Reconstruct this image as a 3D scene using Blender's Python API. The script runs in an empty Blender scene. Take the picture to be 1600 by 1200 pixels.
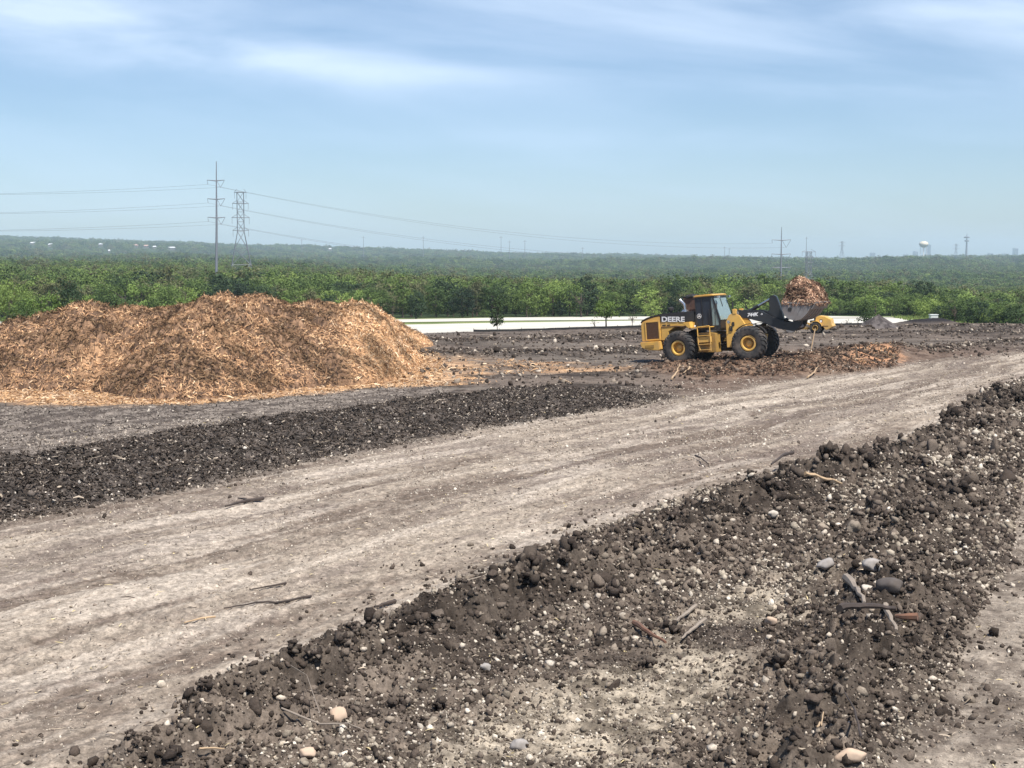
import bpy, bmesh, math, random
import numpy as np
from mathutils import Vector, Matrix, Euler

# ------------------------------------------------------------------ camera, world, sun, exposure
SC = bpy.context.scene
COL = SC.collection
R = math.radians
F = 2311.0
CAMZ = 5.6
PITCH = math.atan(200 / F)
cam_d = bpy.data.cameras.new('camera')
cam = bpy.data.objects.new('camera', cam_d)
COL.objects.link(cam)
cam.location = (0, 0, CAMZ)
cam.rotation_euler = (math.pi / 2 - PITCH, 0, 0)
cam_d.sensor_width = 36
cam_d.lens = F / 1600 * 36
cam_d.clip_start = 0.1
cam_d.clip_end = 60000
SC.camera = cam

SUN_EL = R(61)
to_sun = Vector((math.cos(SUN_EL) * .55, -math.cos(SUN_EL) * .835, math.sin(SUN_EL))).normalized()
SUN_ROT = math.atan2(to_sun.x, to_sun.y)

w = bpy.data.worlds.new('World')
SC.world = w
w.use_nodes = True
nt = w.node_tree
N = nt.nodes
L = nt.links
bg = N['Background']
sky = N.new('ShaderNodeTexSky')
sky.sky_type = 'NISHITA'
sky.sun_disc = False
sky.sun_elevation = SUN_EL
sky.sun_rotation = SUN_ROT
sky.altitude = 200
sky.air_density = 1.0
sky.dust_density = 0.6
sky.ozone_density = 2.2
bg.inputs['Strength'].default_value = 0.071


def wmath(op, a, b=None, c=None, clamp=False):
    n = N.new('ShaderNodeMath')
    n.operation = op
    n.use_clamp = clamp
    for i, v in enumerate((a, b, c)):
        if v is None:
            continue
        if isinstance(v, (int, float)):
            n.inputs[i].default_value = v
        else:
            L.new(v, n.inputs[i])
    return n.outputs[0]


tc = N.new('ShaderNodeTexCoord')
sp = N.new('ShaderNodeSeparateXYZ')
L.new(tc.outputs['Generated'], sp.inputs[0])
ydir = wmath('MAXIMUM', wmath('ABSOLUTE', sp.outputs[1]), 0.05)
az = wmath('DIVIDE', sp.outputs[0], ydir)
el = wmath('DIVIDE', sp.outputs[2], ydir)
cb = N.new('ShaderNodeCombineXYZ')
L.new(az, cb.inputs[0])
L.new(wmath('MULTIPLY_ADD', el, 5.5, wmath('MULTIPLY', az, 0.55)), cb.inputs[1])
nz = N.new('ShaderNodeTexNoise')
nz.inputs['Scale'].default_value = 3.2
nz.inputs['Detail'].default_value = 9
nz.inputs['Roughness'].default_value = .52
nz.inputs['Distortion'].default_value = .35
L.new(cb.outputs[0], nz.inputs[0])


def band(ax, ay, slope, wx, wy, amp):
    """soft cirrus streak around azimuth ax and elevation ay"""
    dx = wmath('SUBTRACT', az, ax)
    dy = wmath('SUBTRACT', wmath('SUBTRACT', el, ay), wmath('MULTIPLY', dx, slope))
    e = wmath('ADD', wmath('POWER', wmath('ABSOLUTE', wmath('DIVIDE', dx, wx)), 2.0),
              wmath('POWER', wmath('ABSOLUTE', wmath('DIVIDE', dy, wy)), 2.0))
    return wmath('MULTIPLY', wmath('POWER', 2.718, wmath('MULTIPLY', e, -1.0)), amp)


bands = [(-.27, .142, -.09, .28, .026, .62), (.24, .165, -.05, .34, .034, .8), (-.10, .126, -.06, .14, .012, .45),
         (.26, .112, 0, .2, .008, .25), (.10, .078, 0, .25, .007, .16), (-.33, .165, .0, .12, .02, .4)]
tot = None
for b_ in bands:
    v_ = band(*b_)
    tot = v_ if tot is None else wmath('ADD', tot, v_)
streak = wmath('MULTIPLY', wmath('SUBTRACT', nz.outputs[0], .32, clamp=True), 3.0)
cloud = wmath('MINIMUM', wmath('ADD', wmath('MULTIPLY', wmath('MULTIPLY', tot, streak), 1.05),
                               wmath('MULTIPLY', wmath('SUBTRACT', nz.outputs[0], .42, clamp=True), .7)), .8)
mx = N.new('ShaderNodeMix')
mx.data_type = 'RGBA'
L.new(cloud, mx.inputs[0])
L.new(sky.outputs[0], mx.inputs[6])
mx.inputs[7].default_value = (8.0, 8.8, 9.6, 1)
tn = N.new('ShaderNodeMix')
tn.data_type = 'RGBA'
tn.blend_type = 'MULTIPLY'
tn.inputs[0].default_value = 1
L.new(mx.outputs[2], tn.inputs[6])
hb_ = N.new('ShaderNodeMix')
hb_.data_type = 'RGBA'
L.new(wmath('POWER', 2.718, wmath('MULTIPLY', wmath('ABSOLUTE', el), -14.0)), hb_.inputs[0])
hb_.inputs[6].default_value = (.98, 1.05, 1.16, 1)
hb_.inputs[7].default_value = (.90, 1.10, 1.46, 1)
L.new(hb_.outputs[2], tn.inputs[7])
L.new(tn.outputs[2], bg.inputs['Color'])

sun_d = bpy.data.lights.new('sun', 'SUN')
sun_d.energy = 4.8
sun_d.angle = R(.53)
sun_d.color = (1, .95, .87)
sun = bpy.data.objects.new('sun', sun_d)
COL.objects.link(sun)
sun.rotation_euler = to_sun.to_track_quat('Z', 'Y').to_euler()

SC.view_settings.view_transform = 'Standard'
SC.view_settings.look = 'None'
SC.view_settings.exposure = 0.6
SC.view_settings.gamma = 1
SC.cycles.max_bounces = 6
SC.cycles.diffuse_bounces = 2
SC.cycles.glossy_bounces = 3
SC.cycles.transmission_bounces = 4
SC.cycles.volume_bounces = 2
SC.cycles.transparent_max_bounces = 6

rng = np.random.default_rng(7)
random.seed(7)


# ------------------------------------------------------------------ where a pixel's ray meets the place
def ray(x, y):
    cx = (x - 800) / F
    cy = (600 - y) / F
    return np.array([cx, math.cos(PITCH) + cy * math.sin(PITCH), -math.sin(PITCH) + cy * math.cos(PITCH)])


def gp(x, y, z=0.0):
    r = ray(x, y)
    t = (z - CAMZ) / r[2]
    return np.array([r[0] * t, r[1] * t])


def at(x, y, d):
    r = ray(x, y)
    return Vector((r[0] / r[1] * d, d, CAMZ + r[2] / r[1] * d))


def gpoly(pts):
    return np.array([gp(*p) for p in pts])


# ------------------------------------------------------------------ noise
def _hash(ix, iy, s):
    h = (ix.astype(np.int64) * 374761393 + iy.astype(np.int64) * 668265263 + s * 1442695041) & 0xffffffff
    h = ((h ^ (h >> 13)) * 1274126177) & 0xffffffff
    h = (h ^ (h >> 16)) & 0xffffffff
    return h.astype(np.float64) / 4294967295.0


def vn(x, y, s=0):
    ix = np.floor(x)
    iy = np.floor(y)
    fx = x - ix
    fy = y - iy
    fx = fx * fx * fx * (fx * (fx * 6 - 15) + 10)
    fy = fy * fy * fy * (fy * (fy * 6 - 15) + 10)
    a = _hash(ix, iy, s)
    b = _hash(ix + 1, iy, s)
    c = _hash(ix, iy + 1, s)
    d = _hash(ix + 1, iy + 1, s)
    return (a + (b - a) * fx) * (1 - fy) + (c + (d - c) * fx) * fy


def fbm(x, y, sc, oct=4, s=0, rough=.5, billow=False):
    t = 0
    amp = 1.0
    n = 0
    c, sn = math.cos(.6), math.sin(.6)
    x = x / sc
    y = y / sc
    for o in range(oct):
        v = vn(x, y, s + o * 17)
        if billow:
            v = 1 - np.abs(2 * v - 1)
        t = t + amp * v
        n += amp
        amp *= rough
        x, y = (x * c - y * sn) * 2.03 + 5.3, (x * sn + y * c) * 2.03 + 1.7
    return t / n


def sst(a, b, x):
    t = np.clip((x - a) / (b - a), 0, 1)
    return t * t * (3 - 2 * t)


def sd_poly(X, Y, P):
    """signed distance, positive inside"""
    best = np.full(X.shape, 1e18)
    inside = np.zeros(X.shape, bool)
    n = len(P)
    for i in range(n):
        ax, ay = P[i]
        bx, by = P[(i + 1) % n]
        ex, ey = bx - ax, by - ay
        wx, wy = X - ax, Y - ay
        t = np.clip((wx * ex + wy * ey) / (ex * ex + ey * ey + 1e-12), 0, 1)
        dx, dy = wx - ex * t, wy - ey * t
        best = np.minimum(best, dx * dx + dy * dy)
        if abs(ey) > 1e-12:
            c = ((ay > Y) != (by > Y)) & (X < ex * (Y - ay) / ey + ax)
            inside ^= c
    d = np.sqrt(best)
    return np.where(inside, d, -d)


def line_h(X, Y, pts):
    """pts: (px, py, height, sigma) -> max of a ridge along the polyline"""
    W = [(*gp(p[0], p[1]), p[2], p[3]) for p in pts]
    out = np.zeros(X.shape)
    for a, b in zip(W[:-1], W[1:]):
        ex, ey = b[0] - a[0], b[1] - a[1]
        wx, wy = X - a[0], Y - a[1]
        t = np.clip((wx * ex + wy * ey) / (ex * ex + ey * ey), 0, 1)
        d2 = (wx - ex * t) ** 2 + (wy - ey * t) ** 2
        h = a[2] + (b[2] - a[2]) * t
        s = a[3] + (b[3] - a[3]) * t
        out = np.maximum(out, h * np.exp(-d2 / (2 * s * s)))
    return out


# ------------------------------------------------------------------ regions of the yard (ground outlines)
ROAD = gpoly([(-400, 900), (0, 812), (130, 790), (300, 760), (500, 718), (700, 678), (850, 655), (1040, 624), (1200, 598),
              (1330, 583), (1420, 569), (1600, 549), (1900, 535), (1900, 580), (1600, 592), (1540, 612), (1450, 680),
              (1330, 715), (1230, 740), (1090, 780), (850, 868), (560, 995), (350, 1085), (150, 1210), (0, 1330), (-400, 1600)])
BERML = gpoly([(-400, 900), (0, 812), (130, 790), (300, 760), (500, 718), (700, 678), (850, 655), (1000, 634), (1045, 622),
               (960, 612), (780, 618), (600, 640), (400, 673), (150, 716), (0, 742), (-400, 810)])
BERMR = gpoly([(-60, 1330), (150, 1205), (350, 1078), (450, 1032), (560, 987), (720, 917), (850, 862), (1000, 812), (1090, 777),
               (1230, 737), (1330, 716), (1450, 680), (1540, 610), (1600, 592), (1900, 560), (1900, 600), (1640, 680), (1600, 740),
               (1585, 850), (1555, 930), (1510, 1000), (1500, 1070), (1400, 1180), (1330, 1330)])
PALE = gpoly([(640, 1210), (760, 1130), (900, 1050), (1010, 990), (1110, 945), (1200, 920), (1290, 880), (1310, 890), (1230, 950),
              (1190, 1010), (1140, 1080), (1010, 1220)])
LANE = gpoly([(-400, 830), (0, 750), (150, 722), (400, 678), (600, 642), (700, 622), (700, 606), (640, 600), (450, 618), (300, 630), (200, 636),
              (0, 632), (-400, 640)])
APRON = gpoly([(-300, 640), (0, 631), (120, 634), (240, 636), (330, 632), (460, 619), (600, 608), (680, 606), (780, 600),
               (720, 588), (850, 586), (960, 582), (1000, 574), (860, 566), (760, 560), (660, 556), (500, 540), (0, 560), (-300, 600)])
SPILL2 = gpoly([(1060, 560), (1180, 556), (1300, 548), (1370, 545), (1410, 553), (1400, 575), (1330, 586), (1210, 590), (1080, 592), (1000, 576)])
RIGHTSPILL = gpoly([(1330, 552), (1395, 554), (1412, 568), (1360, 577), (1322, 572)])
PILE = gpoly([(-500, 616), (0, 609), (140, 613), (215, 623), (300, 628), (400, 617), (450, 611), (560, 602), (632, 592), (655, 572), (650, 560),
              (662, 548), (668, 537), (655, 531), (500, 527), (200, 531), (-500, 535)])

EDGE_X = np.array([-900, 0, 640, 900, 1000, 1300, 1420, 1500, 1600, 2200.])
EDGE_D = np.array([CAMZ * F / (y - 400) for y in (521, 521, 521, 514.5, 512, 508, 505, 505.5, 506.5, 508)])
KD = np.array([150, 250, 400, 600, 900, 1300, 1800, 2500, 3500, 5000, 9000.])
KX = np.array([0, 400, 800, 1200, 1340, 1450, 1600.])
KY = np.array([
    [455, 440, 428, 416, 409, 410, 404, 394, 381, 367.],
    [458, 441, 432, 422, 414, 415, 409, 400, 390, 383.],
    [458, 439, 441, 443, 442, 434, 423, 411, 402, 396.],
    [462, 441, 444, 446, 443, 434, 422, 410, 403, 402.],
    [464, 446, 449, 451, 447, 436, 424, 411, 404, 403.],
    [470, 458, 459, 456, 448, 435, 420, 404, 400, 400.],
    [474, 465, 464, 459, 450, 437, 423, 406, 402, 401.]])
KZ = CAMZ + (400 - KY) * KD[None, :10] / F - 6.5
KZ[:, 7:] -= 7
KZ[:, 6] -= 3
KZ[:, 0] = [-2.5, -2.5, -2.2, -1.7, -1.6, -1.6, -3.4]
KZ[:, 1] = [-5.0, -5.0, -4.5, -4.35, -4.4, -4.45, -6.3]
KZ = np.concatenate([KZ, KZ[:, 9:10] - 60], axis=1)


def far_z(px, d):
    px = np.clip(px, 0, 1600)
    ix = np.clip(np.searchsorted(KX, px, side='right') - 1, 0, len(KX) - 2)
    fx = (px - KX[ix]) / (KX[ix + 1] - KX[ix])
    ld = np.log(np.clip(d, KD[0], KD[-1]))
    lk = np.log(KD)
    idd = np.clip(np.searchsorted(lk, ld, side='right') - 1, 0, len(KD) - 2)
    fd = (ld - lk[idd]) / (lk[idd + 1] - lk[idd])
    a = KZ[ix, idd] * (1 - fd) + KZ[ix, idd + 1] * fd
    b = KZ[ix + 1, idd] * (1 - fd) + KZ[ix + 1, idd + 1] * fd
    return a * (1 - fx) + b * fx


LD = (9.36, 77.2)     # rear axle of the loader


def terrain(X, Y, fine=True):
    """height and the masks that colour the ground"""
    px = 800 + F * X / np.maximum(Y, 1)
    edge = np.interp(px, EDGE_X, EDGE_D) + (fbm(X, Y, 9, 3, 3) - .5) * 3
    m = {}
    pad = 1 - sst(0, 16, Y - edge)
    wob = (fbm(X, Y, 2.0, 4, 11) - .5) * 1.6
    sl = sd_poly(X, Y, BERML)
    sr = sd_poly(X, Y, BERMR)
    road = sd_poly(X, Y, ROAD)
    m['bl'] = sst(-.5, .45, sl + wob * .9)
    m['br'] = sst(-.2, .3, sr + wob * .4)
    m['road'] = sst(-1.2, .9, road + wob * 1.2) * (1 - m['br'])
    m['pale'] = sst(-.5, .5, sd_poly(X, Y, PALE) + wob * .6)
    m['lane'] = sst(-.6, .6, sd_poly(X, Y, LANE) + wob)
    m['apron'] = sst(-.5, .7, sd_poly(X, Y, APRON) + wob * 1.5)
    m['spill'] = sst(-.8, .8, sd_poly(X, Y, SPILL2) + wob)
    m['rs'] = sst(-.5, .5, sd_poly(X, Y, RIGHTSPILL) + wob * 1.2)
    m['pad'] = pad
    near = 1 - sst(100, 125, Y)
    h = (fbm(X, Y, 14, 3, 21) - .5) * .22 * (1 - .6 * sst(60, 95, Y))
    # tracks along the haul road (run up and to the right)
    ca, sa = math.cos(R(33)), math.sin(R(33))
    al = X * sa + Y * ca
    ac = X * ca - Y * sa
    ac = ac + (fbm(X, Y, 9, 2, 31) - .5) * 2.2
    m['ac'], m['al'] = ac, al
    m['trk'] = fbm(ac, al / 14, .55, 4, 41)
    m['trk2'] = fbm(ac, al / 9, 2.3, 3, 47)
    h = h + m['road'] * (m['trk'] - .5) * .16
    # left berm: steep towards the road, a plateau behind
    hb = np.interp(px, [0, 400, 800, 1040], [.75, .62, .42, .2])
    lb = hb * sst(-.1, 2.0, sl) * (.45 + 1.0 * fbm(X, Y, 1.5, 4, 51, .6))
    h = h + lb
    # right berm: two dark ridges and a trampled band between
    ridge = line_h(X, Y, [(60, 1290, .3, .7), (420, 1095, .36, .6), (640, 1010, .42, .6), (760, 965, .46, .55), (1000, 885, .42, .7), (1180, 805, .5, .75),
                          (1250, 765, .62, .6), (1400, 725, .3, .9), (1560, 635, .45, .9), (1900, 570, .4, 1.2)])
    ridge = np.maximum(ridge, line_h(X, Y, [(1250, 1220, .4, .6), (1340, 1060, .42, .55), (1400, 960, .35, .6), (1380, 860, .3, .8), (1470, 760, .25, 1.0)]))
    ridge = ridge * .62
    m['ridge'] = np.clip(ridge * 3.2, 0, 1) * m['br']
    h = h + m['br'] * (.02 + ridge * (.1 + 1.6 * sst(.25, .7, fbm(X, Y, .8, 3, 61))))
    # loader mound, debris bank, clod lines across the far yard
    fa = (LD[0] + 3.05, LD[1] - 1.8)
    h = h * (1 - .9 * np.exp(-((X - LD[0] - .5) ** 2 + (Y - LD[1] + .8) ** 2) / 14))
    h = h + .30 * np.exp(-((X - fa[0] - .3) ** 2 + (Y - fa[1]) ** 2) / 5.5)
    h = h + .12 * m['spill'] + line_h(X, Y, [(1160, 585, .05, .7), (1240, 577, .25, .8), (1310, 566, .5, 1.1), (1365, 560, .55, 1.1), (1420, 556, .3, 1.0)]) * (.5 + fbm(X, Y, .9, 3, 71))
    cl = line_h(X, Y, [(600, 553, .5, 1.1), (700, 556, .45, 1.3), (830, 556, .35, 1.2), (1000, 550, .4, 1.2), (1080, 545, .25, 1)])
    cl = np.maximum(cl, line_h(X, Y, [(640, 536, .3, 1.6), (800, 534, .32, 1.6), (1000, 530, .42, 1.6)]))
    cl = np.maximum(cl, line_h(X, Y, [(1390, 553, .42, 1.2), (1450, 550, .42, 1.2), (1520, 543, .25, 1), (1600, 536, .3, 1), (1800, 530, .3, 1)]))
    cl = np.maximum(cl, line_h(X, Y, [(1410, 521, .25, 1.0), (1500, 523, .3, 1.1), (1600, 524, .32, 1.1), (1800, 524, .3, 1.2)]))
    cl = np.maximum(cl, line_h(X, Y, [(1340, 515, .3, 1.2), (1450, 514, .35, 1.2), (1600, 514, .45, 1.2), (1800, 514, .5, 1.2)]))
    cl = cl * (.15 + 1.1 * fbm(X, Y, .9, 3, 81, .6))
    m['cl'] = np.clip(cl * 5, 0, 1)
    h = h + cl
    # low dark bank along the rim of the yard
    rim = np.exp(-((Y - edge + 1.2) ** 2) / 1.6) * near * np.interp(px, [600, 700, 1000, 1400, 1440, 1600, 1700], [.0, .1, .15, .08, .0, .0, .05])
    m['rim'] = np.clip(rim * 4, 0, 1)
    h = h + rim * (.6 + .8 * fbm(X, Y, 1.6, 3, 87))
    # flat mound by the white cabinet
    mound = line_h(X, Y, [(1432, 507.5, .42, 1.0), (1465, 506, .5, 1.0)])
    m['rim'] = np.maximum(m['rim'], np.clip(mound * 3, 0, 1))
    h = h + mound
    if fine:
        cm = np.clip(m['br'] * (1 - .55 * m['pale']) + .75 * m['bl'] + .7 * m['cl'] + .5 * m['spill'], 0, 1)
        bil = fbm(X, Y, .55, 4, 91, .55, True)
        h = h + cm * (bil - .5) * (.22 + .34 * m['ridge']) * (1 - .35 * m['bl']) * (1 - .6 * sst(70, 100, Y))
        h = h + cm * (fbm(X, Y, .13, 3, 95, .6, True) - .5) * .075 * (1 - .8 * sst(35, 60, Y))
        h = h + (fbm(X, Y, .20, 4, 101, .6) - .5) * (.075 + .05 * cm)
        tm = sst(.52, .62, fbm(ac, al / 10, 1.1, 2, 121)) * m['road'] * (1 - sst(40, 60, Y))
        h = h + tm * .012 * np.sin(al * 2 * math.pi / .17 + 2.5 * np.abs(np.sin(ac * 5)))
        h = h + (fbm(X, Y, 1.2, 3, 107) - .5) * .12 * (1 - m['road']) * (1 - .6 * sst(70, 100, Y))
    h = h * np.clip(pad * 1.2, 0, 1)
    fz = far_z(px, Y) + (fbm(X, Y, 160, 3, 111) - .5) * np.clip((Y - 300) / 250, 0, 8) + (fbm(X, Y, 520, 3, 115) - .5) * np.clip((Y - 900) / 60, 0, 26)
    z = h * pad + fz * (1 - pad)
    return z, m


def tz(x, y):
    z, _ = terrain(np.array([float(x)]), np.array([float(y)]))
    return float(z[0])


# ------------------------------------------------------------------ material helpers
def newmat(name):
    m = bpy.data.materials.new(name)
    m.use_nodes = True
    return m, m.node_tree.nodes, m.node_tree.links, m.node_tree.nodes['Principled BSDF']


def mnoise(n, l, scale, detail=5, rough=.55, obj=False, vec=None):
    t = n.new('ShaderNodeTexNoise')
    t.inputs['Scale'].default_value = scale
    t.inputs['Detail'].default_value = detail
    t.inputs['Roughness'].default_value = rough
    if vec is None:
        c = n.new('ShaderNodeTexCoord')
        l.new(c.outputs['Object'], t.inputs[0])
    else:
        l.new(vec, t.inputs[0])
    return t.outputs[0]


def ramp(n, l, fac, stops):
    r = n.new('ShaderNodeValToRGB')
    while len(r.color_ramp.elements) < len(stops):
        r.color_ramp.elements.new(.5)
    for e, (p, c) in zip(r.color_ramp.elements, stops):
        e.position = p
        e.color = (*c, 1) if len(c) == 3 else c
    l.new(fac, r.inputs[0])
    return r.outputs[0]


def mixc(n, l, fac, a, b, mode='MIX'):
    m = n.new('ShaderNodeMix')
    m.data_type = 'RGBA'
    m.blend_type = mode
    for i, v in ((0, fac), (6, a), (7, b)):
        if isinstance(v, (int, float)):
            m.inputs[i].default_value = v
        elif isinstance(v, tuple):
            m.inputs[i].default_value = (*v, 1)
        else:
            l.new(v, m.inputs[i])
    return m.outputs[2]


def bump(n, l, h, strength, dist, bs):
    b = n.new('ShaderNodeBump')
    b.inputs['Strength'].default_value = strength
    b.inputs['Distance'].default_value = dist
    l.new(h, b.inputs['Height'])
    l.new(b.outputs[0], bs.inputs['Normal'])


def worn(name, col, col2, rough=.5, scale=3, metal=0, dirt=(.10, .075, .055), amt=.5):
    """paint or metal with dust blotches"""
    m, n, l, bs = newmat(name)
    a = mnoise(n, l, scale, 8, .65)
    b = mnoise(n, l, scale * .35, 5, .6)
    c = ramp(n, l, a, [(.3, col), (.75, col2)])
    f = ramp(n, l, b, [(.45, (0, 0, 0)), (.75, (amt,) * 3)])
    l.new(mixc(n, l, f, c, dirt), bs.inputs['Base Color'])
    bs.inputs['Roughness'].default_value = rough
    bs.inputs['Metallic'].default_value = metal
    bump(n, l, a, .15, .02, bs)
    return m


def attr_mat(name, rough=.9, nscale=40, contrast=.35, bdist=.02, spec=.2):
    m, n, l, bs = newmat(name)
    at_ = n.new('ShaderNodeAttribute')
    at_.attribute_name = 'tint'
    geo = n.new('ShaderNodeNewGeometry')
    a = mnoise(n, l, nscale, 6, .7, vec=geo.outputs['Position'])
    f = ramp(n, l, a, [(.25, (1 - contrast,) * 3), (.75, (1 + contrast,) * 3)])
    if name == 'soil':
        a2 = mnoise(n, l, 42, 4, .7, vec=geo.outputs['Position'])
        f = mixc(n, l, 1.0, f, ramp(n, l, a2, [(.3, (.72,) * 3), (.7, (1.28,) * 3)]), 'MULTIPLY')
    l.new(mixc(n, l, 1.0, at_.outputs['Color'], f, 'MULTIPLY'), bs.inputs['Base Color'])
    bs.inputs['Roughness'].default_value = rough
    bs.inputs['Specular IOR Level'].default_value = spec
    if bdist:
        bump(n, l, a, .6, bdist, bs)
    return m


YEL = worn('machine_yellow', (.74, .44, .10), (.64, .38, .09), .45, 2.2, dirt=(.36, .26, .16), amt=.6)
YEL2 = worn('dusty_yellow', (.42, .25, .05), (.30, .18, .06), .6, 4, dirt=(.16, .11, .075), amt=.8)
BLK = worn('charcoal_paint', (.018, .02, .024), (.028, .03, .034), .32, 3, dirt=(.10, .09, .08), amt=.25)
DRK = worn('greasy_black', (.012, .012, .014), (.03, .027, .025), .6, 5, dirt=(.07, .055, .045), amt=.6)
RUB = worn('tyre_rubber', (.020, .020, .022), (.045, .042, .04), .85, 6, dirt=(.17, .135, .11), amt=.7)
STEEL = worn('worn_bucket_steel', (.23, .225, .22), (.17, .155, .148), .55, 3, dirt=(.16, .115, .095), amt=.5)
CHROME = worn('chrome_rod', (.6, .62, .64), (.5, .52, .54), .18, 3, metal=.9, dirt=(.3, .28, .26), amt=.2)
RUST = worn('rusty_brown', (.15, .075, .05), (.09, .045, .032), .85, 8, dirt=(.06, .04, .035), amt=.6)
WHT = worn('white_lettering', (.8, .8, .8), (.74, .74, .72), .5, 2, amt=.08)
GRILL = worn('brown_grille', (.17, .085, .04), (.12, .06, .03), .7, 12, amt=.4)
GALV = worn('galvanised_steel', (.24, .25, .28), (.20, .21, .24), .55, .3, metal=.3, dirt=(.2, .2, .22), amt=.3)
WIRE = worn('weathered_conductor', (.16, .16, .17), (.13, .13, .14), .5, 1, metal=.5)
BARK = worn('bark', (.10, .075, .055), (.06, .045, .035), .9, 6, dirt=(.15, .12, .10), amt=.4)
WOODP = worn('pale_split_wood', (.50, .36, .22), (.36, .25, .15), .8, 9, dirt=(.25, .18, .13), amt=.5)
WOODG = worn('weathered_wood', (.30, .25, .20), (.20, .165, .135), .85, 9, dirt=(.12, .09, .075), amt=.5)
WOODD = worn('dark_wet_bark', (.05, .036, .03), (.03, .023, .02), .8, 9, dirt=(.14, .10, .08), amt=.4)
WOODR = worn('reddish_wood', (.20, .095, .055), (.13, .065, .042), .8, 9, dirt=(.12, .09, .07), amt=.7)
STONE = worn('tan_limestone', (.52, .38, .27), (.42, .31, .23), .85, 9, dirt=(.3, .25, .2), amt=.5)
PAINTW = worn('white_paint', (.78, .78, .76), (.7, .7, .68), .5, 2, amt=.15)
CREAM = worn('cream_tank_paint', (.75, .66, .48), (.7, .6, .44), .4, .1, amt=.1)
ROOFP = worn('pinkish_roof', (.45, .28, .22), (.38, .24, .2), .8, .4, amt=.2)
ROOFW = worn('pale_metal_roof', (.6, .6, .6), (.5, .52, .52), .4, .4, amt=.1)
CONC = worn('far_concrete', (.30, .32, .35), (.24, .26, .29), .8, .05, amt=.1)
HWALL = worn('dark_house_wall', (.16, .15, .13), (.13, .12, .11), .8, .4, amt=.1)  # dark grey-beige wall colour, toned down so mainly the roofs show
FABRIC = worn('black_fabric', (.012, .012, .013), (.02, .02, .02), .8, 3, amt=.2)
GLASS, n_, l_, bs_ = newmat('cab_glass')
bs_.inputs['Base Color'].default_value = (.42, .55, .55, 1)
bs_.inputs['Roughness'].default_value = .05
bs_.inputs['Transmission Weight'].default_value = .55
bs_.inputs['Specular IOR Level'].default_value = .8
DGLASS, n_, l_, bs_ = newmat('dark_tinted_glass')
bs_.inputs['Base Color'].default_value = (.030, .040, .056, 1)
bs_.inputs['Roughness'].default_value = .08
bs_.inputs['Specular IOR Level'].default_value = .35


def leaf_mat(name, dark, mid, light):
    m, n, l, bs = newmat(name)
    oi = n.new('ShaderNodeObjectInfo')
    geo = n.new('ShaderNodeNewGeometry')
    a = mnoise(n, l, .035, 3, .5, vec=geo.outputs['Position'])
    b = mnoise(n, l, 1.3, 3, .6, vec=geo.outputs['Position'])
    mm = n.new('ShaderNodeMath')
    mm.operation = 'MULTIPLY_ADD'
    l.new(oi.outputs['Random'], mm.inputs[0])
    mm.inputs[1].default_value = .55
    m2 = n.new('ShaderNodeMath')
    m2.operation = 'MULTIPLY_ADD'
    l.new(a, m2.inputs[0])
    m2.inputs[1].default_value = 1.5
    m2.inputs[2].default_value = -.5
    l.new(m2.outputs[0], mm.inputs[2])
    m3 = n.new('ShaderNodeMath')
    m3.operation = 'MULTIPLY_ADD'
    l.new(b, m3.inputs[0])
    m3.inputs[1].default_value = .5
    m3.inputs[2].default_value = -.25
    m4 = n.new('ShaderNodeMath')
    m4.operation = 'ADD'
    l.new(mm.outputs[0], m4.inputs[0])
    l.new(m3.outputs[0], m4.inputs[1])
    c = ramp(n, l, m4.outputs[0], [(.12, dark), (.5, mid), (.95, light)])
    l.new(c, bs.inputs['Base Color'])
    bs.inputs['Roughness'].default_value = .65
    bs.inputs['Specular IOR Level'].default_value = .25
    tr = n.new('ShaderNodeBsdfTranslucent')
    l.new(c, tr.inputs[0])
    ms = n.new('ShaderNodeMixShader')
    ms.inputs[0].default_value = .28
    l.new(bs.outputs[0], ms.inputs[1])
    l.new(tr.outputs[0], ms.inputs[2])
    l.new(ms.outputs[0], n['Material Output'].inputs[0])
    return m


LEAF = leaf_mat('mixed_foliage', (.045, .078, .024), (.11, .165, .042), (.23, .30, .075))
LEAFB = leaf_mat('bright_foliage', (.11, .17, .04), (.18, .26, .06), (.27, .35, .09))
LEAFO = leaf_mat('olive_foliage', (.07, .075, .035), (.115, .12, .05), (.16, .165, .08))
LEAFH = leaf_mat('hill_foliage', (.032, .064, .020), (.078, .130, .036), (.17, .225, .06))
LEAFD = leaf_mat('dark_foliage', (.022, .042, .022), (.038, .066, .028), (.07, .108, .038))


# ------------------------------------------------------------------ object helpers
def tag(o, label=None, cat=None, group=None, kind=None):
    for k, v in (('label', label), ('category', cat), ('group', group), ('kind', kind)):
        if v:
            o[k] = v
    return o


def empty(name, loc, rz=0, label=None, cat=None, group=None):
    o = bpy.data.objects.new(name, None)
    o.empty_display_size = .3
    COL.objects.link(o)
    o.location = loc
    o.rotation_euler = (0, 0, rz)
    return tag(o, label, cat, group)


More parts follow.
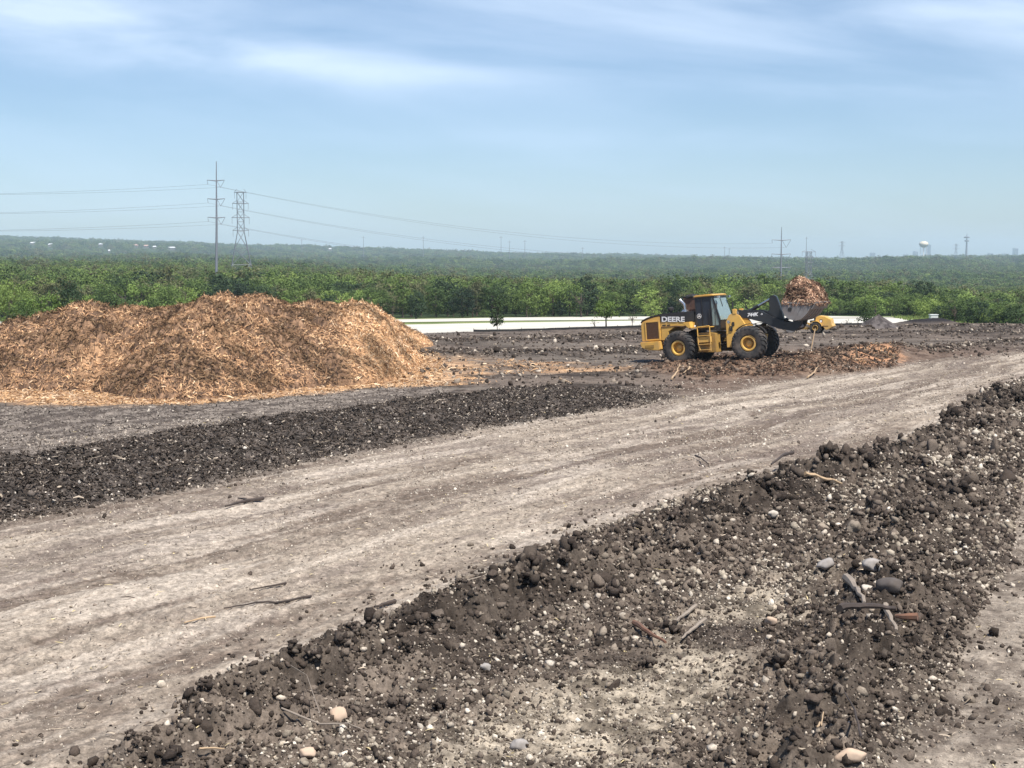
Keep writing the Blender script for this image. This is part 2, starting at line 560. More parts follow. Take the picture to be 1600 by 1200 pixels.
def npmesh(name, V, Fc, mat, smooth=False, tint=None, tint_dom='POINT'):
    """V (n,3); Fc (m,k) all same k"""
    V = np.ascontiguousarray(V, np.float32)
    Fc = np.ascontiguousarray(Fc, np.int32)
    me = bpy.data.meshes.new(name)
    me.vertices.add(len(V))
    me.vertices.foreach_set('co', V.ravel())
    k = Fc.shape[1]
    me.loops.add(Fc.size)
    me.loops.foreach_set('vertex_index', Fc.ravel())
    me.polygons.add(len(Fc))
    me.polygons.foreach_set('loop_start', np.arange(0, Fc.size, k, dtype=np.int32))
    if smooth:
        me.polygons.foreach_set('use_smooth', np.ones(len(Fc), bool))
    if tint is not None:
        a = me.color_attributes.new('tint', 'FLOAT_COLOR', tint_dom)
        c = np.ones((len(tint), 4), np.float32)
        c[:, :3] = tint
        a.data.foreach_set('color', c.ravel())
    me.update(calc_edges=True)
    me.validate()
    if mat:
        me.materials.append(mat)
    return me


def link(name, me, parent=None):
    o = bpy.data.objects.new(name, me)
    COL.objects.link(o)
    if parent:
        o.parent = parent
    return o


class MB:
    """collects solids in one bmesh"""

    def __init__(s):
        s.bm = bmesh.new()

    def add(s, vs, fs, M=None):
        v = [s.bm.verts.new(M @ Vector(p) if M else p) for p in vs]
        for f in fs:
            try:
                s.bm.faces.new([v[i] for i in f])
            except ValueError:
                pass
        return s

    def box(s, x0, x1, y0, y1, z0, z1, M=None):
        vs = [(x, y, z) for x in (x0, x1) for y in (y0, y1) for z in (z0, z1)]
        return s.add(vs, [(0, 1, 3, 2), (4, 6, 7, 5), (0, 4, 5, 1), (2, 3, 7, 6), (0, 2, 6, 4), (1, 5, 7, 3)], M)

    def prism(s, prof, y0, y1, M=None):
        """profile in (x, z) pulled along y"""
        n = len(prof)
        vs = [(p[0], y0, p[1]) for p in prof] + [(p[0], y1, p[1]) for p in prof]
        fs = [tuple(range(n)), tuple(range(2 * n - 1, n - 1, -1))]
        fs += [(i, i + n, (i + 1) % n + n, (i + 1) % n) for i in range(n)]
        return s.add(vs, fs, M)

    def tube(s, pts, r, n=8, M=None, cap=True):
        pts = [Vector(p) for p in pts]
        if not isinstance(r, (list, tuple)):
            r = [r] * len(pts)
        vs = []
        for i, p in enumerate(pts):
            t = (pts[min(i + 1, len(pts) - 1)] - pts[max(i - 1, 0)]).normalized()
            a = t.cross(Vector((0, 0, 1)) if abs(t.z) < .9 else Vector((1, 0, 0))).normalized()
            b = t.cross(a)
            for k in range(n):
                q = 2 * math.pi * k / n
                vs.append(tuple(p + (a * math.cos(q) + b * math.sin(q)) * r[i]))
        fs = []
        for i in range(len(pts) - 1):
            for k in range(n):
                fs.append((i * n + k, i * n + (k + 1) % n, (i + 1) * n + (k + 1) % n, (i + 1) * n + k))
        if cap:
            fs.append(tuple(range(n - 1, -1, -1)))
            fs.append(tuple((len(pts) - 1) * n + k for k in range(n)))
        return s.add(vs, fs, M)

    def lathe_y(s, prof, n=40, c=(0, 0, 0), M=None):
        """profile (radius, y) spun around the y axis"""
        vs = []
        for r, y in prof:
            for k in range(n):
                q = 2 * math.pi * k / n
                vs.append((c[0] + r * math.cos(q), c[1] + y, c[2] + r * math.sin(q)))
        fs = []
        for i in range(len(prof) - 1):
            for k in range(n):
                fs.append((i * n + k, i * n + (k + 1) % n, (i + 1) * n + (k + 1) % n, (i + 1) * n + k))
        return s.add(vs, fs, M)

    def lathe_z(s, prof, n=24, c=(0, 0, 0)):
        M = Matrix.Translation(c) @ Matrix.Rotation(math.pi / 2, 4, 'X')
        return s.lathe_y([(r, z) for r, z in prof], n, (0, 0, 0), M)

    def build(s, name, mat, parent=None, bevel=0, smooth=False, M=None):
        if M:
            s.bm.transform(M)
        bmesh.ops.recalc_face_normals(s.bm, faces=s.bm.faces)
        if bevel:
            es = [e for e in s.bm.edges if len(e.link_faces) == 2 and e.calc_face_angle(0) > .5]
            bmesh.ops.bevel(s.bm, geom=es, offset=bevel, segments=2, affect='EDGES', clamp_overlap=True)
        me = bpy.data.meshes.new(name)
        if smooth:
            for f in s.bm.faces:
                f.smooth = True
        s.bm.to_mesh(me)
        s.bm.free()
        me.materials.append(mat)
        if smooth:
            me.set_sharp_from_angle(angle=R(40))
        return link(name, me, parent)


def copy_tree(o, parent=None):
    c = o.copy()
    COL.objects.link(c)
    if parent is not None:
        c.parent = parent
    for ch in [x for x in bpy.data.objects if x.parent == o]:
        copy_tree(ch, c)
    return c


# ------------------------------------------------------------------ ground sheet
tan_in = np.linspace(-.40, .40, 1040)
tan_out = np.geomspace(.404, 1.3, 26)
TT = np.concatenate([-tan_out[::-1], tan_in, tan_out])
YY = np.concatenate([np.geomspace(9, 132, 1080), np.geomspace(133, 9000, 230)])
NC, NR = len(TT), len(YY)
GX = (YY[:, None] * TT[None, :])
GY = np.repeat(YY[:, None], NC, 1)
X_, Y_ = GX.ravel(), GY.ravel()
GZ, M_ = terrain(X_, Y_)


def lerp(a, b, t):
    return a + (b - a) * t[:, None]


def C(*c):
    return np.array(c)[None, :]


def soil_col(X, Y, m):
    px = 800 + F * X / np.maximum(Y, 1)
    n1 = fbm(X, Y, 3.0, 4, 201)
    n2 = fbm(X, Y, .35, 4, 211, .6)
    n3 = fbm(X, Y, 9, 3, 221)
    col = lerp(C(.042, .033, .027), C(.150, .120, .098), sst(.36, .64, n1 * .4 + n2 * .3 + .3 * fbm(X * .12, Y * .8, .9, 4, 261)))
    col = lerp(col, C(.17, .145, .122), sst(.52, .68, fbm(X * .1, Y * .7, 1.2, 4, 271, .6)) * .6)
    lane = lerp(C(.07, .057, .049), C(.215, .182, .155), sst(.36, .64, .6 * n2 + .4 * m['trk']))
    col = lerp(col, lane, m['lane'])
    rl = sst(1350, 1500, px) * (1 - sst(38, 50, Y))
    col = lerp(col, lerp(C(.11, .088, .071), C(.32, .272, .222), sst(.36, .64, .3 * n1 + .35 * m['trk'] + .35 * n2)), rl)
    rc = lerp(C(.138, .107, .085), C(.325, .273, .220), sst(.33, .67, .42 * m['trk'] + .28 * m['trk2'] + .3 * n2))
    rc = lerp(rc, C(.15, .12, .105), sst(.5, .68, fbm(m['ac'], m['al'] * .2, .8, 5, 231, .65)) * .45)
    rc = lerp(rc, C(.44, .38, .318), sst(.56, .7, fbm(ac_ := m['ac'], m['al'] * .12, .5, 4, 241)) * .5)
    gr = fbm(m['ac'], m['al'] * .45, .085, 3, 281, .8)
    rc = rc * (.76 + .42 * sst(.3, .7, gr))[:, None]
    col = lerp(col, rc, m['road'])
    dk = lerp(C(.032, .027, .024), C(.095, .079, .069), sst(.3, .75, n2))
    col = lerp(col, dk, m['bl'])
    col = lerp(col, lerp(C(.036, .028, .023), C(.16, .128, .102), sst(.3, .75, n2 * .6 + n1 * .4)), m['br'] * .95)
    col = lerp(col, lerp(C(.15, .125, .095), C(.42, .36, .28), sst(.35, .65, n2)), m['pale'] * m['br'] * sst(.38, .62, n1) * .75)
    col = lerp(col, col * .45, m['ridge'] * sst(.35, .6, fbm(X, Y, .6, 3, 291)) * .9)
    col = lerp(col, dk, np.clip(m['cl'], 0, 1) * .9)
    col = lerp(col, C(.02, .018, .02), m['rim'])
    px = 800 + F * X / np.maximum(Y, 1)
    redd = sst(1000, 1100, px) * (1 - sst(80, 95, Y)) * sst(55, 65, Y) * (1 - m['road']) * (1 - m['br'])
    col = lerp(col, lerp(C(.09, .06, .045), C(.17, .12, .09), sst(.3, .7, n2)), redd * .8)
    org = lerp(C(.28, .17, .10), C(.50, .34, .21), sst(.3, .7, n2))
    right = sst(640, 720, px)
    col = lerp(col, org, m['apron'] * np.clip(1 - right * sst(.35, .62, n1) * .9, 0, 1))
    col = lerp(col, lerp(C(.11, .07, .05), C(.21, .14, .095), sst(.3, .7, n2)), m['spill'])
    col = lerp(col, C(.50, .27, .15), m['rs'] * sst(.4, .6, n2 * .5 + n1 * .5) * .8)
    grass = lerp(C(.10, .14, .04), C(.17, .20, .07), sst(.3, .7, fbm(X, Y, 6, 4, 251)))
    far = lerp(grass, C(.035, .055, .022), sst(238, 246, Y + 0 * X))
    return lerp(far, col, m['pad'])


gc = soil_col(X_, Y_, M_)
Vg = np.stack([X_, Y_, GZ], 1)
idx = np.arange(NR * NC).reshape(NR, NC)
Fg = np.stack([idx[:-1, :-1].ravel(), idx[:-1, 1:].ravel(), idx[1:, 1:].ravel(), idx[1:, :-1].ravel()], 1)
SOIL = attr_mat('soil', .95, 11, .55, .05, .12)
ground = link('ground', npmesh('ground', Vg, Fg, SOIL, True, gc))
tag(ground, kind='structure')
del Fg, Vg, gc


def patch_tz():
    lx = np.log(YY)

    def f(X, Y):
        r = np.interp(np.log(Y), lx, np.arange(NR))
        c = np.interp(X / Y, TT, np.arange(NC))
        r0 = np.clip(r.astype(int), 0, NR - 2)
        c0 = np.clip(c.astype(int), 0, NC - 2)
        fr, fc = r - r0, c - c0
        Z = GZ.reshape(NR, NC)
        return (Z[r0, c0] * (1 - fc) + Z[r0, c0 + 1] * fc) * (1 - fr) + (Z[r0 + 1, c0] * (1 - fc) + Z[r0 + 1, c0 + 1] * fc) * fr
    return f


gz = patch_tz()


def gzf(x, y):
    return float(gz(np.array([float(x)]), np.array([float(y)]))[0])


def hit(px, py):
    g = gp(px, py)
    for _ in range(6):
        g = gp(px, py, gzf(*g))
    return g


# concrete lot beyond the yard: two carriageways with a strip of grass between
def strip(name, left, right, d0f, d1f, mat, lift, kind='structure'):
    nx, ny = 120, 24
    px = np.linspace(left, right, nx)
    V = []
    for j in range(ny):
        t = j / (ny - 1)
        d = d0f(px) * (1 - t) + d1f(px) * t
        X = (px - 800) / F * d
        V.append(np.stack([X, d, gz(X, d) + lift], 1))
    V = np.concatenate(V)
    ii = np.arange(nx * ny).reshape(ny, nx)
    Fc = np.stack([ii[:-1, :-1].ravel(), ii[:-1, 1:].ravel(), ii[1:, 1:].ravel(), ii[1:, :-1].ravel()], 1)
    o = link(name, npmesh(name, V, Fc, mat, True))
    return tag(o, kind=kind)


CON, n_, l_, bs_ = newmat('pale_concrete')
geo = n_.new('ShaderNodeNewGeometry')
a_ = mnoise(n_, l_, .15, 5, .6, vec=geo.outputs['Position'])
l_.new(ramp(n_, l_, a_, [(.3, (.46, .43, .37)), (.7, (.60, .57, .50))]), bs_.inputs['Base Color'])
bs_.inputs['Roughness'].default_value = .85
xs_ = [-200, 640, 900, 1100, 1300, 1400, 1460]
strip('road', -100, 1458, lambda p: np.interp(p, xs_, [150, 150, 150, 150, 150, 152, 175]),
      lambda p: np.interp(p, xs_, [195, 199, 207, 212, 220, 224, 200]), CON, .06)
strip('road', -100, 1400, lambda p: np.interp(p, xs_, [208, 214, 216, 217, 224, 228, 229]),
      lambda p: np.interp(p, xs_, [231, 233, 239, 240, 240, 232, 230]), CON, .06)


# ------------------------------------------------------------------ loose stuff baked as one mesh each
def ico(sub):
    bm = bmesh.new()
    bmesh.ops.create_icosphere(bm, subdivisions=sub, radius=1)
    v = np.array([x.co[:] for x in bm.verts])
    f = np.array([[y.index for y in x.verts] for x in bm.faces])
    bm.free()
    return v, f


def rotmats(n, flat=False):
    a = rng.uniform(0, 2 * math.pi, n)
    if flat:
        c, s = np.cos(a), np.sin(a)
        M = np.zeros((n, 3, 3))
        M[:, 0, 0] = c
        M[:, 0, 1] = -s
        M[:, 1, 0] = s
        M[:, 1, 1] = c
        M[:, 2, 2] = 1
        return M
    q = rng.normal(size=(n, 4))
    q /= np.linalg.norm(q, axis=1)[:, None]
    w_, x, y, z = q.T
    return np.stack([1 - 2 * (y * y + z * z), 2 * (x * y - z * w_), 2 * (x * z + y * w_),
                     2 * (x * y + z * w_), 1 - 2 * (x * x + z * z), 2 * (y * z - x * w_),
                     2 * (x * z - y * w_), 2 * (y * z + x * w_), 1 - 2 * (x * x + y * y)], 1).reshape(n, 3, 3)


def rocks(name, X, Y, rad, cols, sub=1, sink=.25, flatten=(.5, .9), mat=None, parent=None, dz=0):
    n = len(X)
    bv, bf = ico(sub)
    k = len(bv)
    V = np.repeat(bv[None], n, 0)
    nb = 40
    shapes = np.ones((nb, k))
    for i in range(nb):
        q = np.zeros(k)
        for fr, am in ((1.6, .20), (3.4, .13), (7.0, .08), (12.0, .05)) if sub > 1 else ((1.5, .25),):
            for _ in range(3):
                q += am * (np.abs(np.sin(bv @ rng.normal(size=3) * fr + rng.uniform(0, 6))) - .6)
        q += rng.uniform(-1, 1, k) * (.06 if sub > 1 else .26)
        shapes[i] = 1 + q
        for _ in range(10):
            d_ = rng.normal(size=3)
            d_ /= np.linalg.norm(d_)
            pr = (bv * shapes[i][:, None]) @ d_
            lim = rng.uniform(.42, .8)
            shapes[i] = np.where(pr > lim, shapes[i] * lim / np.maximum(pr, .1), shapes[i])
    V = V * shapes[rng.integers(0, nb, n)][:, :, None]
    sc = np.stack([rng.uniform(.7, 1.35, n), rng.uniform(.6, 1.0, n), rng.uniform(*flatten, n)], 1)
    V = V * sc[:, None, :]
    V = np.einsum('nij,nkj->nki', rotmats(n, False) if flatten[0] > .45 else rotmats(n, True), V)
    V = V * rad[:, None, None]
    Z = gz(X, Y) + rad * (1 - 2 * sink) * .6 + dz
    V = V + np.stack([X, Y, Z], 1)[:, None, :]
    Fc = (bf[None] + (np.arange(n) * k)[:, None, None]).reshape(-1, 3)
    o = link(name, npmesh(name, V.reshape(-1, 3), Fc, mat, False, np.repeat(cols, k, 0)))
    return o


def scatter(n, poly, dens=None):
    """points spread evenly over the picture's footprint of a polygon, kept where dens says so"""
    lo, hi = poly.min(0), poly.max(0)
    X = rng.uniform(lo[0], hi[0], n)
    Y = np.exp(rng.uniform(math.log(max(lo[1], 9.5)), math.log(hi[1]), n))
    k = sd_poly(X, Y, poly) > 0
    k &= np.abs(X / Y) < .42
    X, Y = X[k], Y[k]
    if dens is not None:
        k = rng.uniform(size=len(X)) < dens(X, Y)
        X, Y = X[k], Y[k]
    return X, Y


def pick(n, table):
    w_ = np.array([t[0] for t in table], float)
    c = np.array([t[1] for t in table])
    i = rng.choice(len(table), n, p=w_ / w_.sum())
    return c[i] * rng.uniform(.75, 1.25, (n, 1))


ALLN = gpoly([(-300, 1500), (-300, 700), (1040, 600), (1700, 540), (2000, 540), (2000, 1500)])
CLOD = attr_mat('clod', .95, 35, .45, .02, .12)
T_DARK = [(5, (.040, .031, .025)), (5, (.075, .058, .047)), (3, (.135, .108, .087)), (1.6, (.23, .19, .15)), (1.0, (.44, .38, .31))]
T_MID = [(3, (.065, .050, .040)), (4, (.13, .104, .083)), (4, (.22, .185, .145)), (3, (.36, .31, .245)), (1.6, (.54, .48, .40))]
T_PALE = [(2, (.18, .15, .125)), (4, (.32, .28, .24)), (3, (.46, .41, .36)), (1, (.6, .56, .5))]

# big dark lumps on the ridges
RIDGE = [(60, 1290, 1, .6), (420, 1095, 1, .5), (640, 1010, 1, .5), (760, 965, 1, .5), (1000, 885, 1, .6), (1180, 805, 1, .6), (1250, 765, 1, .6), (1400, 725, .7, .8),
         (1560, 635, 1, .9), (1900, 570, 1, 1.2)]
RIDGE2 = [(1250, 1220, 1, .5), (1340, 1060, 1, .5), (1400, 960, .8, .6), (1380, 860, .7, .7), (1470, 760, .6, 1.0)]
X, Y = scatter(7000, BERMR, lambda x, y: (.10 + .8 * np.maximum(line_h(x, y, RIDGE), line_h(x, y, RIDGE2)) ** 2) * (1 - .7 * (sd_poly(x, y, PALE) > 0)) * sst(.38, .6, fbm(x, y, 1.3, 3, 331)) * 1.6)
rad = rng.gamma(2.0, .034, len(X)) + .04
rad = np.minimum(rad, .22) * np.clip(Y / 24, .6, 1.2)
o = rocks('soil_clods', X, Y, rad, pick(len(X), T_DARK[:4]), 3, .3, (.5, .95), CLOD)
tag(o, 'dark broken soil clods heaped along the bank right of the haul road', 'soil clods', kind='stuff')
X, Y = scatter(60000, LANE)
rad = np.minimum(rng.gamma(1.5, .014, len(X)) + .012, .09)
o = rocks('lane_crumbs', X, Y, rad, pick(len(X), [(4, (.07, .058, .05)), (5, (.13, .11, .094)), (3, (.21, .18, .155)), (.6, (.42, .37, .31))]), 1, .4, (.46, .6), CLOD)
tag(o, 'brown grit and crumbs on the flat strip between heap and black bank', 'grit', kind='stuff')
# crumbly masses: each a knot of small lumps
CX, CY = scatter(16000, BERMR, lambda x, y: (.05 + .10 * (y < 26) + 1.4 * np.maximum(line_h(x, y, RIDGE), .8 * line_h(x, y, RIDGE2)) ** 2) * (1 - .85 * (sd_poly(x, y, PALE) > 0)) * sst(.36, .54, fbm(x, y, 1.5, 3, 341)))
nc = len(CX)
RR = rng.uniform(.07, .27, nc) * rng.uniform(.5, 1, nc) * np.clip(CY / 26, .65, 1.3)
kk = 26
dv = rng.normal(size=(nc * kk, 3))
dv /= np.linalg.norm(dv, axis=1)[:, None]
Rk = np.repeat(RR, kk)
dv *= (Rk * rng.uniform(.30, .80, nc * kk))[:, None]
sq = np.repeat(rng.uniform(.6, 1.3, nc), kk)
tone = np.repeat(rng.uniform(.6, 1.25, nc), kk)[:, None]
X, Y = np.repeat(CX, kk) + dv[:, 0] * sq, np.repeat(CY, kk) + dv[:, 1]
zc_ = np.repeat(gz(CX, CY), kk) - gz(X, Y) + dv[:, 2] * .8 + Rk * .35
rad = Rk * rng.uniform(.16, .60, nc * kk)
rad[::kk] = Rk[::kk] * .85
o = rocks('crumbly_clods', X, Y, rad, pick(len(X), [(5, (.040, .031, .026)), (5, (.075, .059, .048)), (3, (.12, .097, .078))]) * tone, 1, .3, (.5, .9), CLOD, None, zc_)
tag(o, 'knots of dark crumbling earth along the crests of the bank beside the road', 'earth clods', kind='stuff')
print('clod knots', nc)
# rubble of the bank
X, Y = scatter(480000, BERMR)
s_ = sd_poly(X, Y, PALE)
pal = s_ > -.3
rad = np.minimum(rng.gamma(1.25, .018, len(X)) + .010, .13) * np.clip(Y / 26, .8, 1.5) * np.where(pal, .8, 1)
dark = fbm(X, Y, 1.6, 3, 301) + .45 * np.maximum(line_h(X, Y, RIDGE), line_h(X, Y, RIDGE2)) > .54
cols = np.where(dark[:, None], pick(len(X), T_DARK), pick(len(X), T_MID))
o = rocks('rubble', X, Y, rad, cols, 1, .3, (.5, .9), CLOD)
tag(o, 'mixed pale and dark stone rubble covering the bank beside the haul road', 'rubble', kind='stuff')
# left bank
X, Y = scatter(90000, BERML)
X, Y = X + rng.normal(size=len(X)) * .32, Y + rng.normal(size=len(X)) * .32
rad = np.minimum(rng.gamma(1.6, .015, len(X)) + .014, .12)
o = rocks('dark_crumbs', X, Y, rad, pick(len(X), [(6, (.036, .028, .023)), (5, (.070, .055, .045)), (2, (.12, .10, .086)), (.25, (.5, .45, .39))]), 1, .3, (.45, .9), CLOD)
tag(o, 'black crumbly soil lumps on the long low bank left of the haul road', 'soil crumbs', kind='stuff')
X, Y = scatter(110000, BERML)
X, Y = X + rng.normal(size=len(X)) * .28, Y + rng.normal(size=len(X)) * .28
X2, Y2 = scatter(5000, LANE)
FIB = dict(X=np.concatenate([X, X2]), Y=np.concatenate([Y, Y2]))
X, Y = scatter(260000, ALLN, lambda x, y: (lambda d: np.where((d < .2), np.exp(np.minimum(d, 0) / .55) * sst(.42, .62, fbm(x, y, 1.1, 3, 351)), 0))(np.maximum(sd_poly(x, y, BERML), sd_poly(x, y, BERMR))))
rad = np.minimum(rng.gamma(1.6, .018, len(X)) + .012, .13)
o = rocks('spilled_crumbs', X, Y, rad, pick(len(X), T_DARK), 1, .35, (.5, .8), CLOD)
tag(o, 'dark crumbs spilled from both banks over the edges of the road', 'soil crumbs', kind='stuff')
X, Y = scatter(500000, BERMR, lambda x, y: (y < 30) * .22 * (sd_poly(x, y, PALE) < .2))
rad = np.minimum(rng.gamma(1.6, .020, len(X)) + .014, .12) * np.clip(Y / 24, .6, 1.2)
o = rocks('near_crumbs', X, Y, rad, pick(len(X), T_DARK), 1, .3, (.5, .9), CLOD)
tag(o, 'dark earth crumbs covering the near end of the bank', 'soil crumbs', kind='stuff')
# gravel on the road and the right lane
X, Y = scatter(330000, ALLN, lambda x, y: .1 + .9 * sst(.3, .65, fbm(x, y, 1.2, 4, 311)))
rad = np.minimum(rng.gamma(1.5, .0095, len(X)) + .010, .075) * np.clip(Y / 30, .7, 1.5)
o = rocks('gravel', X, Y, rad, pick(len(X), [(3, (.20, .16, .13)), (6, (.30, .255, .21)), (4, (.40, .345, .285)), (.8, (.56, .50, .42)), (1.2, (.10, .08, .066))]), 1, .42, (.46, .55), CLOD)
tag(o, 'small pale gravel and grit strewn over the haul road', 'gravel', kind='stuff')
X, Y = scatter(16000, SPILL2, lambda x, y: .2 + .8 * (line_h(x, y, [(1160, 585, .3, .7), (1240, 577, .6, .9), (1310, 566, 1, 1.2), (1390, 558, 1, 1.1)])))
rad = np.minimum(rng.gamma(1.7, .035, len(X)) + .02, .2)
o = rocks('bank_lumps', X, Y, rad, pick(len(X), [(5, (.05, .036, .028)), (4, (.085, .062, .046)), (2, (.15, .11, .08))]), 1, .3, (.5, .9), CLOD)
tag(o, 'brown earth lumps on the rough bank in front of the wheel loader', 'earth lumps', kind='stuff')
# lumps in the distant yard
FARY = gpoly([(560, 600), (560, 524), (1000, 515), (1500, 510), (2000, 512), (2000, 560), (1420, 560), (1040, 612)])
X, Y = scatter(130000, FARY, lambda x, y: (.07 + .93 * terrain(x, y, False)[1]['cl'] ** 2) * (((x - LD[0] - 1) ** 2 + (y - LD[1] + 1) ** 2) > 12))
rad = np.minimum(rng.gamma(1.8, .034, len(X)) + .02, .28)
o = rocks('far_clods', X, Y, rad, pick(len(X), T_DARK), 1, .3, (.5, .9), CLOD)
tag(o, 'dark clods in low rows across the far yard', 'soil clods', kind='stuff')


# shreds: thin bent slivers of bark and wood
def shreds(name, P, Nn, ln, wd, cols, mat, parent=None, lay=.75):
    n = len(P)
    a = rng.normal(size=(n, 3))
    a -= Nn * (a * Nn).sum(1)[:, None] * lay
    a /= np.linalg.norm(a, axis=1)[:, None] + 1e-9
    b = np.cross(a, Nn + rng.normal(size=(n, 3)) * .5)
    b /= np.linalg.norm(b, axis=1)[:, None] + 1e-9
    up = np.cross(a, b)
    V = np.zeros((n, 6, 3))
    bend = rng.uniform(-.25, .25, (n, 1)) * ln[:, None]
    for j, t in enumerate((-.5, 0, .5)):
        c = P + a * (ln * t)[:, None] + up * (bend if t == 0 else 0) + Nn * .02
        wj = (wd * (1 if t == 0 else .45))[:, None]
        V[:, 2 * j] = c - b * wj
        V[:, 2 * j + 1] = c + b * wj
    base = (np.arange(n) * 6)[:, None]
    Fc = np.concatenate([base + np.array([[0, 1, 3, 2]]), base + np.array([[2, 3, 5, 4]])])
    return link(name, npmesh(name, V.reshape(-1, 3), Fc, mat, False, np.repeat(cols, 6, 0)), parent)


MULCH = attr_mat('shredded_bark', .85, 9, .3, 0, .15)
MULCHB = attr_mat('mulch_core', .95, 7, .5, .08, .1)
T_MUL = [(5, (.37, .22, .12)), (4, (.26, .155, .088)), (3, (.135, .08, .05)), (2, (.07, .046, .033)), (2, (.46, .30, .17)), (.4, (.55, .41, .27))]
T_FRESH = [(5, (.50, .31, .165)), (4, (.40, .24, .125)), (2, (.25, .155, .10)), (3, (.60, .45, .30))]
T_BR = [(4, (.20, .115, .07)), (5, (.11, .065, .045)), (3, (.06, .04, .03)), (2, (.34, .22, .15)), (.6, (.55, .42, .3))]

# big mulch pile
SILX = np.array([-500, -200, 0, 60, 100, 125, 200, 260, 290, 320, 345, 365, 400, 425, 450, 500, 530, 550, 580, 600, 625, 645, 662, 900.])
SILY = np.array([560, 530, 511, 493, 482, 474, 478, 485, 475, 460, 457, 463, 456, 459, 467, 471, 472, 466, 469, 478, 490, 507, 531, 545.])
DC = 66.0
SILH = CAMZ - (SILY - 400) * DC / F
bx0, bx1 = -40, -2.5
nx, ny = 760, 330
px_ = np.linspace(bx0, bx1, nx)
py_ = np.linspace(54, 112, ny)
PX, PY = np.meshgrid(px_, py_)
PXf, PYf = PX.ravel(), PY.ravel()
s_ = sd_poly(PXf, PYf, PILE) + (fbm(PXf, PYf, 3, 3, 401) - .5) * 1.6
DE = np.clip(PYf, 63, 75)
ppx = 800 + F * PXf / DE + (fbm(PXf, PYf, 4, 2, 405) - .5) * 10
hc = (CAMZ - (np.interp(ppx, SILX, SILY) - 400) * DE / F) * .885
lobes = fbm(PXf, PYf, 3.6, 4, 411, .55, True)
t_ = np.clip(s_ / np.interp(ppx, [0, 430, 560, 700], [7.2, 7.0, 3.6, 2.6]), 0, 1)
bs0 = np.interp(ppx, [0, 460, 560], [69, 69, 76.0])
back = 1 - sst(0, 13, PYf - bs0) * .6
PH = hc * (1 - (1 - t_) ** 1.55) * back
PH = PH * (.93 + .14 * lobes) + (fbm(PXf, PYf, 1.1, 4, 421, .6, True) - .5) * 1.0 * np.clip(s_ / 1.5, 0, 1) + (fbm(PXf, PYf, .35, 3, 431, .6) - .5) * .22 * np.clip(s_, 0, 1)
PH = np.where(s_ > 0, PH, -.3) + np.clip(s_ * .5, 0, .1) - .04
keep = s_ > -.6
PZ = gz(PXf, PYf) + PH
n2 = fbm(PXf, PYf, .3, 4, 441, .65)
n3 = fbm(PXf, PYf, 2.5, 3, 451)
n2 = .5 * n2 + .5 * fbm(PXf, PYf, .11, 2, 443, .7)
pc = lerp(C(.07, .045, .032), C(.30, .185, .115), sst(.36, .68, n2))
fresh = sst(515, 560, ppx) * sst(62, 66, PYf)
pc = lerp(pc, lerp(C(.30, .17, .09), C(.52, .32, .18), sst(.3, .7, n2)), np.clip(fresh + .5 * sst(.55, .75, n3), 0, 1))
ii = np.arange(nx * ny).reshape(ny, nx)
Fc = np.stack([ii[:-1, :-1].ravel(), ii[:-1, 1:].ravel(), ii[1:, 1:].ravel(), ii[1:, :-1].ravel()], 1)
Fc = Fc[keep[Fc].all(1)]
pile_root = empty('mulch_pile', (-14, 66, 0), 0, 'tall long heap of shredded orange-brown bark mulch left of the wheel loader', 'mulch pile')
V = np.stack([PXf, PYf, PZ], 1) - np.array([-14, 66, 0])
link('mulch_core', npmesh('mulch_core', V, Fc, MULCHB, True, pc), pile_root)
Zg = PZ.reshape(ny, nx)
dzy, dzx = np.gradient(Zg, py_, px_)


def pile_pts(n, cond):
    X = rng.uniform(bx0, bx1, n)
    Y = 54 + 58 * rng.uniform(0, 1, n) ** 1.7
    c = ((X - bx0) / (bx1 - bx0) * (nx - 1)).astype(int)
    r_ = ((Y - 54) / (112 - 54) * (ny - 1)).astype(int)
    s = s_.reshape(ny, nx)[r_, c]
    k = cond(X, Y, s)
    X, Y, r_, c = X[k], Y[k], r_[k], c[k]
    nn = np.stack([-dzx[r_, c], -dzy[r_, c], np.ones(len(X))], 1)
    nn /= np.linalg.norm(nn, axis=1)[:, None]
    return np.stack([X, Y, Zg[r_, c]], 1) - np.array([-14, 66, 0]), nn, fresh.reshape(ny, nx)[r_, c]


P, Nn, fr = pile_pts(720000, lambda x, y, s: (s > .1) & (np.abs(x / y) < .42))
n = len(P)
patch = fbm(P[:, 0], P[:, 1] + P[:, 2], 1.3, 3, 461)
cols = np.where((rng.uniform(size=n) < fr * .8)[:, None], pick(n, T_FRESH), pick(n, T_MUL)) * (.52 + 1.0 * sst(.34, .62, patch))[:, None]
sh = shreds('wood_shreds', P + Nn * rng.uniform(0, .07, n)[:, None], Nn, rng.uniform(.08, .38, n), rng.uniform(.007, .023, n), cols, MULCH, pile_root, .68)
tag(sh, kind='stuff')

